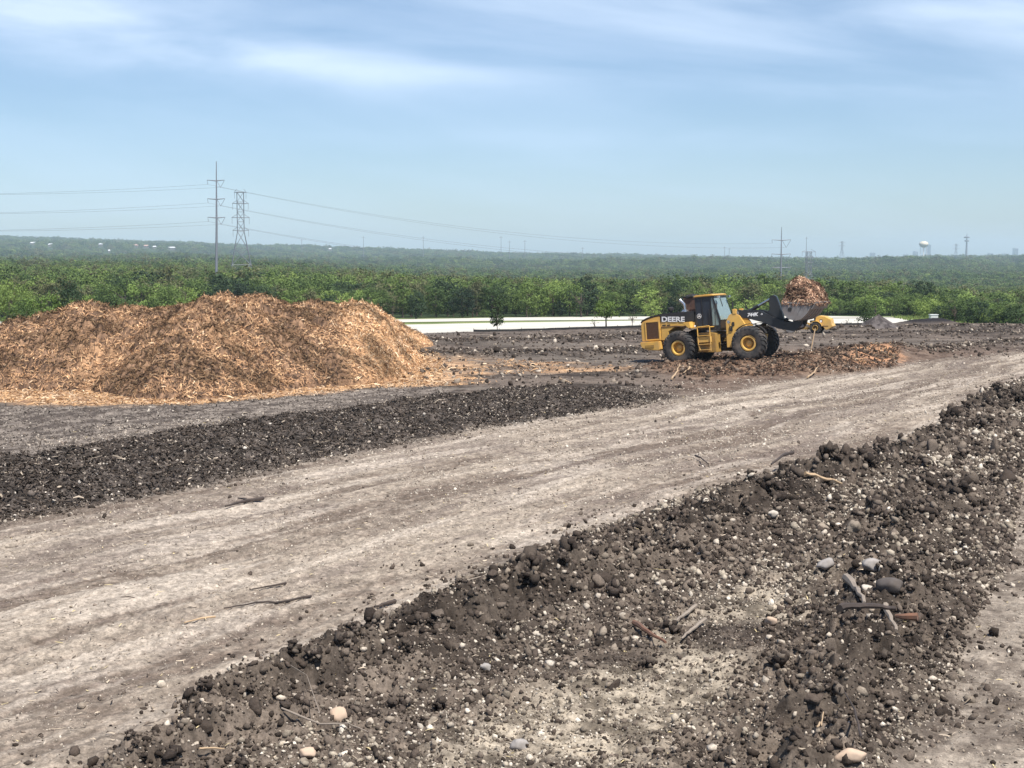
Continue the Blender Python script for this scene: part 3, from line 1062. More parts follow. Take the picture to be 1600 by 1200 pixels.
# loose shreds spread on the ground around the pile and the loader
X, Y = scatter(60000, APRON, lambda x, y: np.where(x / y * F + 800 > 690, .35 * sst(.45, .6, fbm(x, y, 2.5, 3, 471)) + .05, .9))
n = len(X)
P = np.stack([X, Y, gz(X, Y) + rng.uniform(0, .06, n)], 1)
o = shreds('loose_mulch', P, np.repeat([[0, 0, 1.]], n, 0), rng.uniform(.1, .4, n), rng.uniform(.012, .03, n), pick(n, T_FRESH), MULCH, None, .85)
tag(o, 'thin spread of bright orange mulch shreds on the ground at the foot of the heap', 'mulch', kind='stuff')
X, Y = scatter(17000, SPILL2, lambda x, y: .15 + .85 * sst(.42, .6, fbm(x, y, 1.8, 3, 481)))
n = len(X)
P = np.stack([X, Y, gz(X, Y) + rng.uniform(0, .12, n)], 1)
c1 = np.where(((sd_poly(X, Y, RIGHTSPILL) > .2) & (rng.uniform(size=n) < .45))[:, None], pick(n, T_FRESH), pick(n, T_BR))
o = shreds('bark_debris', P, np.repeat([[0, 0, 1.]], n, 0), rng.uniform(.06, .32, n), rng.uniform(.008, .028, n), c1 * .8, MULCH, None, .6)
tag(o, 'tangle of brown bark debris on the rough bank in front of the wheel loader', 'bark debris', kind='stuff')
X, Y, n = FIB['X'], FIB['Y'], len(FIB['X'])
P = np.stack([X, Y, gz(X, Y) + rng.uniform(-.01, .05, n)], 1)
o = shreds('dark_fibres', P, np.repeat([[0, 0, 1.]], n, 0), rng.gamma(2, .05, n) + .05, rng.uniform(.006, .028, n),
           pick(n, [(5, (.036, .028, .023)), (5, (.074, .058, .047)), (2.5, (.125, .105, .089)), (.4, (.42, .35, .27))]), MULCH, None, .6)
tag(o, 'dark composted bark fibres matted over the long black bank', 'bark compost', kind='stuff')
# chips and straw bits on the road
X, Y = scatter(26000, ALLN)
n = len(X)
P = np.stack([X, Y, gz(X, Y) + .005], 1)
o = shreds('wood_chips', P, np.repeat([[0, 0, 1.]], n, 0), rng.gamma(2, .035, n) + .03, rng.uniform(.003, .012, n),
           pick(n, [(4, (.45, .37, .28)), (4, (.07, .055, .045)), (2, (.2, .16, .12)), (1, (.55, .45, .25))]), MULCH, None, .95)
tag(o, 'splinters and straw bits scattered on the haul road', 'wood chips', kind='stuff')


# ------------------------------------------------------------------ sticks, logs and stones one can point at
def stick(name, pts, r, mat, label, cat, lift=.02, twigs=(), n=7, mid=None):
    """pts are ground spots; lies on the soil"""
    gm = hit(*mid) if mid else hit(sum(p[0] for p in pts) / len(pts), sum(p[1] for p in pts) / len(pts))
    G = [gp(p[0], p[1], gzf(*gm)) for p in pts]
    W = [Vector((g[0], g[1], gzf(g[0], g[1]) + lift + (p[2] if len(p) > 2 else 0))) for g, p in zip(G, pts)]
    base = W[0].copy()
    mb = MB()
    fine_ = []
    for a, b in zip(W[:-1], W[1:]):
        for k in range(4):
            fine_.append(a.lerp(b, k / 4) + Vector((random.uniform(-1, 1), random.uniform(-1, 1), random.uniform(-.3, .6))) * r * .5)
    fine_.append(W[-1])
    for q_ in fine_:
        q_.z = max(q_.z, gzf(q_.x, q_.y) + r * .9 + lift * .45)
    if len(pts) < 4:      # stiff wood bridges the hollows
        za, zb_ = fine_[0].z, fine_[-1].z
        up_ = max(0, max(q_.z - (za + (zb_ - za) * i_ / (len(fine_) - 1)) for i_, q_ in enumerate(fine_))) * .6
        for i_, q_ in enumerate(fine_):
            q_.z = .25 * q_.z + .75 * (za + (zb_ - za) * i_ / (len(fine_) - 1) + up_)
    m_ = len(fine_)
    rr = [r * (1 - .55 * i / (m_ - 1)) * random.uniform(.85, 1.15) for i in range(m_)]
    mb.tube([p - base for p in fine_], rr, n)
    o = mb.build(name, mat, smooth=True)
    o.location = base
    tag(o, label, cat)
    for tw in twigs:
        T = [Vector((*gp(p[0], p[1], gzf(*gm)), 0)) for p in tw]
        T = [Vector((q.x, q.y, gzf(q.x, q.y) + lift * 2)) - base for q in T]
        MB().tube(T, [r * .5] + [r * .3] * (len(T) - 1), 5).build('twig', mat, o, smooth=True)
    return o


stick('branch', [(487, 936), (430, 943), (390, 947), (350, 953)], .022, WOODD, 'long thin dark branch lying across the haul road in the left foreground', 'branch', .03)
stick('stick', [(447, 911), (415, 917), (390, 922)], .02, WOODD, 'short knotty dark stick just above the long branch on the road', 'stick', .03)
stick('stick', [(337, 966), (315, 969), (288, 977)], .02, WOODP, 'pale peeled stick below the long dark branch on the road', 'stick', .03)
stick('branch', [(412, 783), (385, 787), (352, 795)], .05, WOODD, 'thick dark forked branch at the road side below the left black bank', 'branch', .05, twigs=[[(385, 787), (372, 782)]])
stick('stick', [(1087, 718, .0), (1095, 723, .1), (1107, 731, .02)], .03, WOODD, 'dark slanting stick standing up from the middle of the pale road', 'stick', .05)
stick('stick', [(618, 943), (598, 948), (585, 951)], .035, WOODD, 'dark chunky stick on the road beside the clod bank', 'stick', .03)
stick('log', [(1308, 1016), (1350, 1010), (1397, 1001)], .06, WOODD, 'charred log with a broken reddish end lying on the rubble at right', 'log', .3, mid=(1385, 1005))
stick('log', [(1430, 1005), (1398, 1001)], .06, WOODR, 'reddish split wood chunk at the right end of the charred log', 'log', .3, mid=(1385, 1005))
stick('log', [(1322, 905), (1335, 925), (1350, 950)], .07, WOODG, 'grey rotten log half buried among stones on the right bank', 'log', .08)
stick('log', [(1383, 955), (1392, 970), (1400, 985)], .05, WOODG, 'short grey wood chunk between stones right of the rotten log', 'log', .08)
stick('stick', [(992, 980), (1012, 995), (1040, 1012)], .045, WOODR, 'reddish brown split stick lying on the pale trampled band of the bank', 'stick', .08)
stick('stick', [(1088, 955), (1070, 970), (1052, 985)], .035, WOODG, 'grey stick just right of the reddish split stick on the bank', 'stick', .07)
stick('stick', [(1102, 975), (1080, 992), (1065, 1003)], .035, WOODG, 'thicker grey stick beside its twin near the reddish split stick', 'stick', .07)
stick('plank', [(1258, 747), (1290, 744), (1315, 740)], .05, WOODP, 'pale splintered plank lying at the back of the clod bank', 'plank', .12)
stick('root', [(1238, 728, .1), (1222, 733, .18), (1205, 745, .05)], .05, WOODD, 'curled dark root sticking up from the highest clod of the bank', 'root', .2)
stick('branch', [(440, 1137), (500, 1146), (545, 1152), (575, 1158)], .013, WOODG, 'thin grey forked twig on the clods near the tan stone', 'twig', .13, twigs=[[(500, 1146), (480, 1115), (455, 1090)]])
stick('stick', [(705, 930), (735, 922), (760, 912)], .018, WOODG, 'slim grey stick leaning over the edge of the clod bank', 'stick', .12)
stick('stick', [(310, 1150), (330, 1143), (350, 1138)], .014, WOODP, 'small pale stick on the first clods at lower left', 'stick', .12)
stick('stick', [(1277, 1190), (1283, 1165), (1286, 1148)], .012, WOODP, 'pale thin root standing in the dark clods at bottom right', 'stick', .2)
stick('stick', [(1345, 1190), (1335, 1150), (1320, 1110)], .016, WOODD, 'dark thin branch over the clods at bottom right', 'stick', .22)
for (a_, b_, lab) in (((1050, 593), (1062, 574), 'first pale broken stick on the ground in front of the rear wheel'),
                      ((1078, 578), (1068, 585), 'pale bent splinter right of the first broken stick near the rear wheel'),
                      ((1262, 588), (1278, 577), 'pale split stick on the debris bank below the raised bucket'),
                      ((875, 596), (892, 603), 'pale thin stick on open ground between heap and loader'),
                      ((1132, 572), (1148, 560), 'dark crooked branch lying before the front wheel')):
    stick('stick', [a_, ((a_[0] + b_[0]) / 2 + 2, (a_[1] + b_[1]) / 2), b_], .05, WOODD if 'dark' in lab else WOODP, lab, 'stick', .08)


PALES = worn('pale_stone', (.52, .47, .40), (.42, .37, .31), .9, 9)


def stone(px, py, r, mat, label, seed, sx=1, up=0):
    g = hit(px, py)
    v, f = ico(3)
    rs = np.random.default_rng(seed)
    s = 1 + sum(np.sin(v @ rs.normal(size=3) * 2 + rs.uniform(0, 6)) * .1 for _ in range(5)) + rs.uniform(-.02, .02, len(v))
    for _ in range(14):        # chipped facets
        d_ = rs.normal(size=3)
        d_ /= np.linalg.norm(d_)
        pr = (v * s[:, None]) @ d_
        s = np.where(pr > .68, s * .68 / np.maximum(pr, .1), s)
    V = v * s[:, None] * r * np.array([sx, .8, .75])
    o = link('stone', npmesh('stone', V, f, mat, False))
    o.location = (g[0], g[1], gzf(*g) + r * .3 + up * .15)
    return tag(o, label, 'stone')


stone(529, 1128, .15, STONE, 'tan angular stone, the largest pale one on the clod bank at lower left', 1, .95, .1)
stone(478, 1183, .11, STONE, 'small tan stone at the bottom edge below the forked twig', 2, .9, .1)
stone(760, 1052, .1, worn('grey_stone', (.34, .31, .29), (.24, .22, .2), .85, 9), 'rounded grey stone beside a white pebble on the clod bank', 3, .8, .1)
stone(1290, 898, .17, bpy.data.materials['grey_stone'], 'smooth grey boulder at the top of the trampled band', 4, 1.1, .08)
stone(1393, 935, .22, worn('dark_stone', (.10, .085, .078), (.06, .05, .045), .85, 9), 'dark brown boulder among the pale stones of the right bank', 5, 1, .08)
stone(1362, 893, .2, bpy.data.materials['grey_stone'], 'blocky grey stone above the rotten log', 6, 1.2, .08)
stone(1330, 1186, .13, STONE, 'pale flat stone at the bottom edge on the right', 7, 1.5, .08)
stone(1355, 950, .13, PALES, 'whitish stone left of the dark brown boulder', 8, 1, .08)
stone(812, 1170, .12, bpy.data.materials['grey_stone'], 'grey stone at the bottom centre of the trampled band', 9, 1.1, .06)
stone(1205, 975, .12, STONE, 'orange-tan stone on the rubble in the middle of the bank', 10, 1.1, .06)
stone(1208, 790, .12, PALES, 'small white stone near the peak of the clod bank', 11, 1.1, .2)
stone(1418, 694, .2, bpy.data.materials['dark_stone'], 'dark clod stone at the upper end of the bank beside the road', 12, 1.3, .2)

g = gp(1267, 549)
st = MB().box(-.03, .03, -.012, .012, -.1, 1.35).build('survey_stake', WOODP)
st.location = (g[0], g[1], gzf(*g))
st.rotation_euler = (R(-4), R(12), R(10))
tag(st, 'thin pale wooden survey stake leaning in the soil behind the raised bucket', 'stake')


# ------------------------------------------------------------------ wheel loader
def text_mesh(body, size, offset=0.0, extrude=.004, shear=0, spacing=1.0):
    cu = bpy.data.curves.new('txt', 'FONT')
    cu.body = body
    cu.size = size
    cu.offset = offset
    cu.extrude = extrude
    cu.shear = shear
    cu.space_character = spacing
    ob = bpy.data.objects.new('txt', cu)
    COL.objects.link(ob)
    bpy.context.view_layer.update()
    me = bpy.data.meshes.new_from_object(ob.evaluated_get(bpy.context.evaluated_depsgraph_get()))
    bpy.data.objects.remove(ob)
    bpy.data.curves.remove(cu)
    return me


def side_text(name, body, x, y, z, size, mat, parent, sx=1.0, tilt=0, M=None, **k):
    me = text_mesh(body, size, **k)
    T = Matrix.Translation((x, y, z)) @ Matrix.Rotation(-tilt, 4, 'Y') @ Matrix.Rotation(math.pi / 2, 4, 'X') @ Matrix.Diagonal((sx, 1, 1, 1))
    me.transform((M @ T) if M else T)
    me.materials.clear()
    me.materials.append(mat)
    return link(name, me, parent)


ld = empty('wheel_loader', (LD[0], LD[1], 0.0), 0, 'yellow and black articulated wheel loader carrying a raised bucket of mulch', 'wheel loader')
ld.rotation_euler = (Matrix.Rotation(R(-32), 4, 'Z') @ Matrix.Rotation(R(-5.3), 4, 'Y')).to_euler()
FM = Matrix.Translation((1.84, 0, 0)) @ Matrix.Rotation(R(7), 4, 'Z') @ Matrix.Translation((1.79, 0, 0))     # front frame: origin at front axle


def tyre_mb(c, rad=.89, wid=.72, nl=22, M=None, side=1):
    mb = MB()
    h = wid / 2
    prof = [(.40, -h * .62), (.44, -h * .9), (.60, -h * 1.0), (.74, -h * .98), (.80, -h * .86), (.825, -h * .6), (.83, 0), (.825, h * .6), (.80, h * .86), (.74, h * .98),
            (.60, h * 1.0), (.44, h * .9), (.40, h * .62)]
    prof = [(r_ * rad / .875, y_) for r_, y_ in prof]
    mb.lathe_y(prof + [prof[0]], 48, c, M)
    k_ = rad / .875
    for i in range(nl):
        for sgn in (-1, 1):
            a0 = 2 * math.pi * (i + (.5 if sgn > 0 else 0)) / nl
            da = 2 * math.pi / nl
            # lug: from centre, swept back to the shoulder and down the side
            sec = [(0.0, .81, .875, .30), (.45, .81, .875, .27), (.86, .785, .855, .26), (1.03, .70, .76, .24)]
            vs = []
            for t, (yy, r0, r1, wv) in enumerate(sec):
                a = a0 + da * .75 * yy
                for rr in (r0, r1):
                    for q in (-wv, wv):
                        aa = a + q * da
                        vs.append((c[0] + rr * k_ * math.cos(aa), c[1] + sgn * yy * h, c[2] + rr * k_ * math.sin(aa)))
            fs = []
            for t in range(3):
                b = t * 4
                fs += [(b, b + 4, b + 5, b + 1), (b + 2, b + 3, b + 7, b + 6), (b, b + 2, b + 6, b + 4), (b + 1, b + 5, b + 7, b + 3)]
            fs += [(0, 1, 3, 2), (12, 14, 15, 13)]
            mb.add(vs, fs, M)
    return mb


def rim_mb(c, side, k_=1.0, M=None):
    """side -1 = outer face towards -y"""
    mb = MB()
    s = side
    prof = [(.425, .22), (.43, .285), (.40, .30), (.33, .29), (.315, .24), (.30, .02), (.27, -.0), (.20, .0), (.185, .10), (.15, .14), (.10, .15), (.0, .155)]
    mb.lathe_y([(r_ * k_, s * y_) for r_, y_ in prof], 36, c, M)
    for i in range(12):
        a = 2 * math.pi * i / 12
        mb.box(-.018, .018, -.02, .02, -.018, .018, (M or Matrix()) @ Matrix.Translation((c[0] + .235 * k_ * math.cos(a), c[1] + s * .015, c[2] + .235 * k_ * math.sin(a))))
    return mb


for M_w in (None, FM):
    for sgn in (-1, 1):
        e = bpy.data.objects.new('wheel', None)
        COL.objects.link(e)
        e.parent = ld
        c = (0, sgn * 1.1, .875)
        tyre_mb(c, M=M_w).build('tyre', RUB, e, smooth=True)
        rim_mb(c, sgn, .93, M_w).build('rim', YEL, e, smooth=True)
for M_w in (None, FM):
    mb = MB()
    mb.tube([(0, -1.0, .875), (0, -.5, .875), (0, 0, .875), (0, .5, .875), (0, 1.0, .875)], [.2, .22, .34, .22, .2], 16, M_w)
    mb.build('axle', YEL2, ld, smooth=True)

# rear frame
mb = MB()
mb.prism([(-1.95, .95), (1.5, .80), (1.5, 1.35), (-1.95, 1.35)], -.42, .42)
mb.build('chassis', DRK, ld, .02)
mb = MB()
mb.prism([(-2.33, 1.30), (-2.25, 1.0), (-1.85, .86), (-1.25, .80), (-1.18, .84), (-1.18, 1.30)], -1.12, 1.12)
mb.build('counterweight', YEL, ld, .05)
mb = MB()
mb.box(-2.0, -1.5, -1.145, -1.12, .98, 1.12)
mb.box(-2.35, -2.33, -.5, .5, 1.05, 1.22)
mb.build('step_plate', YEL2, ld, .01)
mb = MB()                      # rear engine bay, yellow
mb.prism([(-2.30, 1.32), (-1.16, 1.32), (-1.16, 2.58), (-1.45, 2.56), (-1.85, 2.48), (-2.2, 2.36), (-2.30, 2.25)], -.90, .90)
mb.build('rear_cowling', YEL, ld, .03)
mb = MB()                      # raised frame of the side grille
for (u0, u1, z0, z1) in ((-2.05, -1.98, 1.36, 2.36), (-1.27, -1.2, 1.36, 2.36), (-1.98, -1.27, 1.36, 1.42), (-1.98, -1.27, 2.30, 2.36)):
    mb.box(u0, u1, -.935, -.90, z0, z1)
mb.build('grille_frame', YEL, ld, .006)
mb = MB()
mb.box(-1.98, -1.27, -.912, -.902, 1.42, 2.30)
for i in range(20):
    z = 1.44 + i * .0435
    mb.box(-1.97, -1.28, -.925, -.912, z, z + .02)
mb.build('side_grille', GRILL, ld)
mb = MB()                      # black louvred rear face
mb.box(-2.335, -2.302, -.72, .72, 1.4, 2.2)
for i in range(14):
    mb.box(-2.355, -2.335, -.70, .70, 1.43 + i * .054, 1.455 + i * .054)
mb.build('rear_grille', BLK, ld)
mb = MB()                      # middle side panels, yellow
mb.prism([(-1.14, 1.32), (-.75, 1.32), (-.72, 1.75), (-.35, 1.98), (.72, 1.98), (.72, 2.16), (-1.14, 2.29)], -.88, .88)
mb.prism([(-1.13, 1.30), (-.8, 1.30), (-.8, .78), (-1.13, .80)], -.80, .80)
mb.build('side_panel', YEL, ld, .015)
mb = MB()
mb.box(-1.05, -.85, -.892, -.882, 2.07, 2.13)
mb.box(-.78, -.60, -.892, -.882, 2.06, 2.12)
mb.build('vent_slot', DRK, ld)
mb = MB()
mb.prism([(-1.12, 2.02), (-.3, 2.04), (.35, 1.95), (.6, 1.78), (.6, 1.74), (.33, 1.91), (-.3, 2.0), (-1.12, 1.98)], -.90, -.881)
mb.build('panel_seam', GRILL, ld)
mb = MB()                      # black hood over engine
mb.prism([(-2.31, 2.27), (-2.2, 2.385), (-1.85, 2.50), (-1.45, 2.585), (-1.16, 2.60), (-1.16, 2.30), (.74, 2.17), (.74, 2.70), (-.2, 2.72), (-1.0, 2.71), (-1.5, 2.66), (-1.9, 2.57), (-2.2, 2.46), (-2.33, 2.33)], -.895, .895)
mb.build('hood', BLK, ld, .025)
side_text('lettering', 'DEERE', -1.08, -.90, 2.30, .36, WHT, ld, 1.28, R(-4) * -1 * -1, offset=.012, spacing=1.02)
# exhaust, air cleaner, housing
mb = MB()
mb.tube([(-.10, .0, 2.6), (-.10, .0, 2.98), (-.14, .0, 3.12), (-.36, -.03, 3.36)], [.085, .085, .09, .095], 14)
mb.build('exhaust_stack', CHROME, ld, smooth=True)
mb = MB()
mb.lathe_z([(0, 2.70), (.20, 2.70), (.2, 2.74), (.1, 2.84), (.1, 2.7)], 16, (-.10, .0, 0))
mb.build('exhaust_base', CHROME, ld, smooth=True)
mb = MB()
mb.lathe_z([(0, 2.68), (.06, 2.68), (.06, 2.80), (.15, 2.82), (.17, 2.88), (.16, 2.97), (.10, 3.02), (0, 3.03)], 20, (-.85, -.15, 0))
mb.build('air_precleaner', DRK, ld, smooth=True)
mb = MB()
mb.box(-.20, .46, .16, .80, 2.65, 3.36)
mb.box(-.22, .48, .14, .82, 3.36, 3.43)
mb.box(-.16, .42, .135, .16, 2.8, 3.0)
mb.build('exhaust_housing', RUST, ld, .03)
v, f = ico(3)
s = 1 + .2 * rng.uniform(-1, 1, len(v))
me = npmesh('mulch_debris', v * s[:, None] * np.array([.46, .36, .13]) + np.array([.14, .46, 3.47]), f, DRK)
link('mulch_debris', me, ld)
# cab
cab = bpy.data.objects.new('cab', None)
COL.objects.link(cab)
cab.parent = ld
cab.location = (.09, 0, 0)
mb = MB()
mb.prism([(.74, 1.98), (.74, 1.72), (2.0, 1.60), (2.08, 1.75), (2.12, 2.15), (1.98, 2.15), (1.98, 1.9), (1.2, 2.05)], -.78, .78)
mb.box(.76, 2.0, -.76, .76, 1.7, 1.78)
mb.build('cab_floor', BLK, cab, .02)
mb = MB()
mb.box(.74, .80, -.78, .78, 1.9, 3.38)
for sy in (-1, 1):
    mb.box(1.12, 1.18, sy * .78 - .03, sy * .78 + .03, 1.95, 3.38)
    mb.prism([(1.72, 3.38), (1.80, 3.38), (2.12, 2.15), (2.04, 2.1)], sy * .78 - .03, sy * .78 + .03)
    mb.prism([(1.60, 3.38), (1.67, 3.38), (1.67, 1.75), (1.60, 1.75)], sy * .78 - .025, sy * .78 + .025)
    mb.prism([(.74, 1.72), (2.06, 1.62), (2.06, 1.74), (1.6, 1.84), (.74, 1.98)], sy * .785 - .02, sy * .785 + .02)
mb.box(.74, 1.86, -.80, .80, 3.33, 3.40)
mb.build('cab_frame', BLK, cab, .01)
mb = MB()
mb.box(.80, 1.12, -.785, -.77, 1.9, 3.36)
mb.box(1.18, 1.60, -.785, -.77, 1.85, 3.36)
mb.build('door', DGLASS, cab)
mb = MB()
mb.tube([(1.55, -.83, 2.3), (1.55, -.83, 2.75)], .015, 6)
mb.build('door_handle', DRK, cab)
mb = MB()
mb.box(.80, 1.12, .77, .785, 1.9, 3.36)
mb.box(1.18, 1.60, .77, .785, 1.85, 3.36)
mb.build('side_window', GLASS, cab)
for sy in (-1, 1):
    mb = MB()
    mb.prism([(1.67, 3.33), (1.735, 3.33), (2.03, 2.2), (2.0, 1.9), (1.67, 1.9)], sy * .775 - .006, sy * .775 + .006)
    mb.build('quarter_window', GLASS, cab)
mb = MB()
mb.prism([(1.80, 3.34), (1.815, 3.34), (2.13, 2.17), (2.115, 2.17)], -.74, .74)
mb.build('windshield', GLASS, cab)
mb = MB()
mb.prism([(1.835, 3.33), (1.85, 3.33), (1.98, 2.85), (1.96, 2.85)], -.06, -.03)
mb.build('wiper', DRK, cab)
# seat and driver's controls seen through the glass
mb = MB()
mb.box(1.0, 1.4, -.25, .25, 2.05, 2.2)
mb.box(.95, 1.1, -.25, .25, 2.2, 2.9)
mb.tube([(1.75, 0, 1.9), (1.62, 0, 2.5)], .04, 8)
mb.lathe_y([(.17, -.015), (.20, -.015), (.20, .015), (.17, .015)], 20, (0, 0, 0), Matrix.Translation((1.6, 0, 2.52)) @ Matrix.Rotation(R(65), 4, 'X'))
mb.build('driver_seat', DRK, cab, .02)
mb = MB()
mb.prism([(.70, 3.41), (1.80, 3.41), (1.86, 3.44), (1.80, 3.49), (1.6, 3.52), (.86, 3.51), (.74, 3.47)], -.86, .86)
mb.build('cab_roof', YEL, cab, .03)
for sy in (-1, 1):
    mb = MB()
    mb.box(1.98, 2.10, sy * .66 - .08, sy * .66 + .08, 3.28, 3.40)
    mb.build('work_light', CHROME, cab, .02)
mb = MB()
mb.tube([(1.85, .6, 3.5), (1.86, .6, 3.72)], .02, 6)
mb.tube([(1.55, -.6, 3.5), (1.56, -.6, 3.68)], .012, 6)
mb.build('antenna', DRK, cab)
mb = MB()
mb.tube([(1.95, -.82, 3.2), (2.05, -1.02, 3.1), (2.05, -1.02, 3.0)], .015, 6)
mb.box(2.03, 2.06, -1.12, -.94, 2.72, 3.02)
mb.build('mirror', DRK, cab, .01)
mb = MB()
mb.tube([(1.95, .82, 3.2), (2.05, 1.02, 3.1), (2.05, 1.02, 3.0)], .015, 6)
mb.box(2.03, 2.06, .94, 1.12, 2.72, 3.02)
mb.build('mirror', DRK, cab, .01)
# round emblem on the door: ring and leaping deer
mb = MB()
mb.lathe_y([(.105, 0), (.125, 0), (.125, .006), (.105, .006), (.105, 0)], 28, (.95, -.795, 2.43))
mb.prism([(.87, 2.40), (.91, 2.37), (.93, 2.40), (.99, 2.39), (1.03, 2.355), (1.05, 2.37), (1.01, 2.42), (.97, 2.45), (.955, 2.50), (.965, 2.53), (.94, 2.54),
          (.93, 2.50), (.925, 2.44), (.90, 2.42)], -.797, -.79)
mb.build('emblem', WHT, cab)
# fender / platform / ladder
mb = MB()
mb.prism([(.30, 2.16), (.70, 2.18), (.74, 1.86), (.62, 1.84)], -1.30, -.79)
mb.prism([(.30, 2.16), (.70, 2.18), (.74, 1.86), (.62, 1.84)], .79, 1.30)
mb.build('fender', YEL, ld, .02)
mb = MB()
mb.box(.74, 1.85, -1.28, -.80, 1.82, 1.87)
mb.box(.74, 1.85, .80, 1.28, 1.82, 1.87)
mb.build('platform', YEL, ld, .01)
mb = MB()
mb.prism([(.98, .60), (1.98, .52), (1.98, 1.50), (1.55, 1.58), (.98, 1.58)], -1.10, -.45)
mb.prism([(.98, .60), (2.12, .50), (2.12, 1.50), (1.55, 1.58), (.98, 1.58)], .45, 1.10)
mb.build('step_box', YEL2, ld, .02)
mb = MB()
for u in (1.12, 1.80):
    mb.tube([(u, -1.30, 1.87), (u, -1.31, 1.0), (u + (.10 if u < 1.5 else -.02), -1.28, .62)], .028, 8)
mb.tube([(1.12, -1.30, 1.87), (1.80, -1.30, 1.90)], .03, 8)
for z in (1.42, .98, .70):
    mb.box(1.14, 1.78, -1.34, -1.16, z - .02, z + .02)
mb.box(1.05, 1.80, -1.29, -1.12, 1.08, 1.36)
mb.build('ladder', YEL, ld, .008)
mb = MB()
for a, b in (((.9, -.95, 1.88), (.9, -.95, 2.5)), ((1.95, -.9, 1.7), (1.98, -.9, 2.6))):
    mb.tube([a, b], .018, 6)
mb.build('grab_rail', DRK, ld)
# articulation and hoses
mb = MB()
mb.box(1.3, 2.3, -.35, .35, .62, .80)
mb.box(1.3, 2.3, -.35, .35, 1.25, 1.42)
mb.tube([(1.75, 0, .55), (1.75, 0, 1.5)], .14, 14)
for y_ in (-.5, .5):
    mb.tube([(1.1, y_, .82), (2.5, y_ * .8, .95)], .06, 10)
for k_ in range(7):
    yy = random.uniform(-.4, -.1)
    mb.tube([(1.3, yy, 1.0 + k_ * .07), (1.8, yy - .15, .9 + k_ * .09), (2.4, yy, 1.0 + k_ * .08)], .02, 6)
mb.build('hitch', DRK, ld, smooth=True)
# front frame in its own coordinates
mb = MB()
for sy in (-1, 1):
    mb.prism([(-1.33, .72), (-.45, .72), (-.2, 1.3), (-.25, 1.75), (-.55, 2.30), (-.85, 2.47), (-1.1, 2.38), (-1.30, 2.02)], sy * .60 - .09, sy * .60 + .09)
mb.prism([(-1.25, .75), (.45, .75), (.55, 1.25), (-.1, 1.45), (-1.25, 1.45)], -.51, .51)
mb.build('front_frame', YEL, ld, .02, M=FM)
mb = MB()
for sy in (-1, 1):
    mb.box(-.92, -.70, sy * .60 - .11, sy * .60 + .11, 2.38, 2.66)
mb.build('pivot_bracket', YEL, ld, .03, M=FM)
for sy in (-1, 1):
    mb = MB()
    mb.tube([(-1.05, sy * .78, 1.7), (-1.05, sy * 1.0, 1.95)], .02, 6)
    mb.box(-1.1, -.98, sy * 1.0 - .1, sy * 1.0 + .1, 1.95, 2.1)
    mb.build('headlight', CHROME, ld, .02, M=FM)
mb = MB()
mb.box(-1.12, -.95, -.74, -.69, 1.55, 1.8)
mb.box(-.98, -.84, -.72, -.69, 1.8, 2.0)
mb.build('valve_block', DRK, ld, .02, M=FM)
mb = MB()
for sy in (-1, 1):
    y0, y1 = sorted((sy * .78, sy * 1.42))
    angs = [R(28 + k_ * 12) for k_ in range(10)]
    mb.prism([(.99 * math.cos(a), .875 + .99 * math.sin(a)) for a in angs] + [(.96 * math.cos(a), .875 + .96 * math.sin(a)) for a in angs[::-1]],
             y0 + (.35 if sy < 0 else 0), y1 - (0 if sy < 0 else .35))
mb.build('front_fender', DRK, ld, M=FM)
BOOM = [(-.85, 2.50), (-.62, 2.60), (-.35, 2.54), (.30, 2.52), (.62, 2.42), (1.12, 2.10), (1.78, 1.80), (2.40, 1.70), (2.50, 1.56), (2.42, 1.40), (2.12, 1.32), (1.36, 1.50), (.62, 1.86), (-.17, 2.12), (-.62, 2.22), (-.85, 2.32)]
mb = MB()
for sy in (-1, 1):
    mb.prism(BOOM, sy * .52 - .06, sy * .52 + .06)
mb.tube([(1.05, -.5, 1.95), (1.05, .5, 1.95)], .16, 14)
mb.build('boom', BLK, ld, .02, M=FM)
mb = MB()
for (u, z, r_) in ((2.36, 1.54, .10), (-.72, 2.42, .12)):
    mb.tube([(u, -.63, z), (u, .63, z)], r_, 16)
mb.build('boom_pin', STEEL, ld, smooth=True, M=FM)
side_text('lettering', '744K', -.18, -.585, 2.22, .24, WHT, ld, 1.05, 0, M=FM, offset=.011, shear=.25)
side_text('lettering', '-II', .52, -.585, 2.25, .13, WHT, ld, 1.0, 0, M=FM, offset=.004)
mb = MB()
for sy in (-1, 1):
    mb.tube([(-.75, sy * .36, 1.3), (.35, sy * .36, 1.70)], .09, 12)
    mb.tube([(.35, sy * .36, 1.70), (.95, sy * .36, 1.95)], .05, 10)
mb.build('lift_cylinder', DRK, ld, smooth=True, M=FM)
mb = MB()
mb.prism([(.86, 2.95), (.96, 3.16), (1.10, 3.22), (1.26, 3.14), (1.34, 2.9), (1.42, 2.6), (1.50, 2.3), (1.58, 1.9), (1.40, 1.72), (1.0, 1.86), (.72, 2.36), (.88, 2.5)], -.16, .16)
mb.build('bellcrank', BLK, ld, .03, M=FM)
mb = MB()
mb.tube([(-.62, 0, 2.28), (.28, 0, 2.72)], .095, 14)
mb.build('bucket_cylinder', BLK, ld, smooth=True, M=FM)
mb = MB()
mb.tube([(.28, 0, 2.72), (1.08, 0, 3.10)], .065, 14)
mb.build('cylinder_rod', CHROME, ld, smooth=True, M=FM)
mb = MB()
mb.tube([(1.46, 0, 1.86), (2.1, 0, 2.08)], .08, 12)
mb.build('bucket_link', BLK, ld, smooth=True, M=FM)
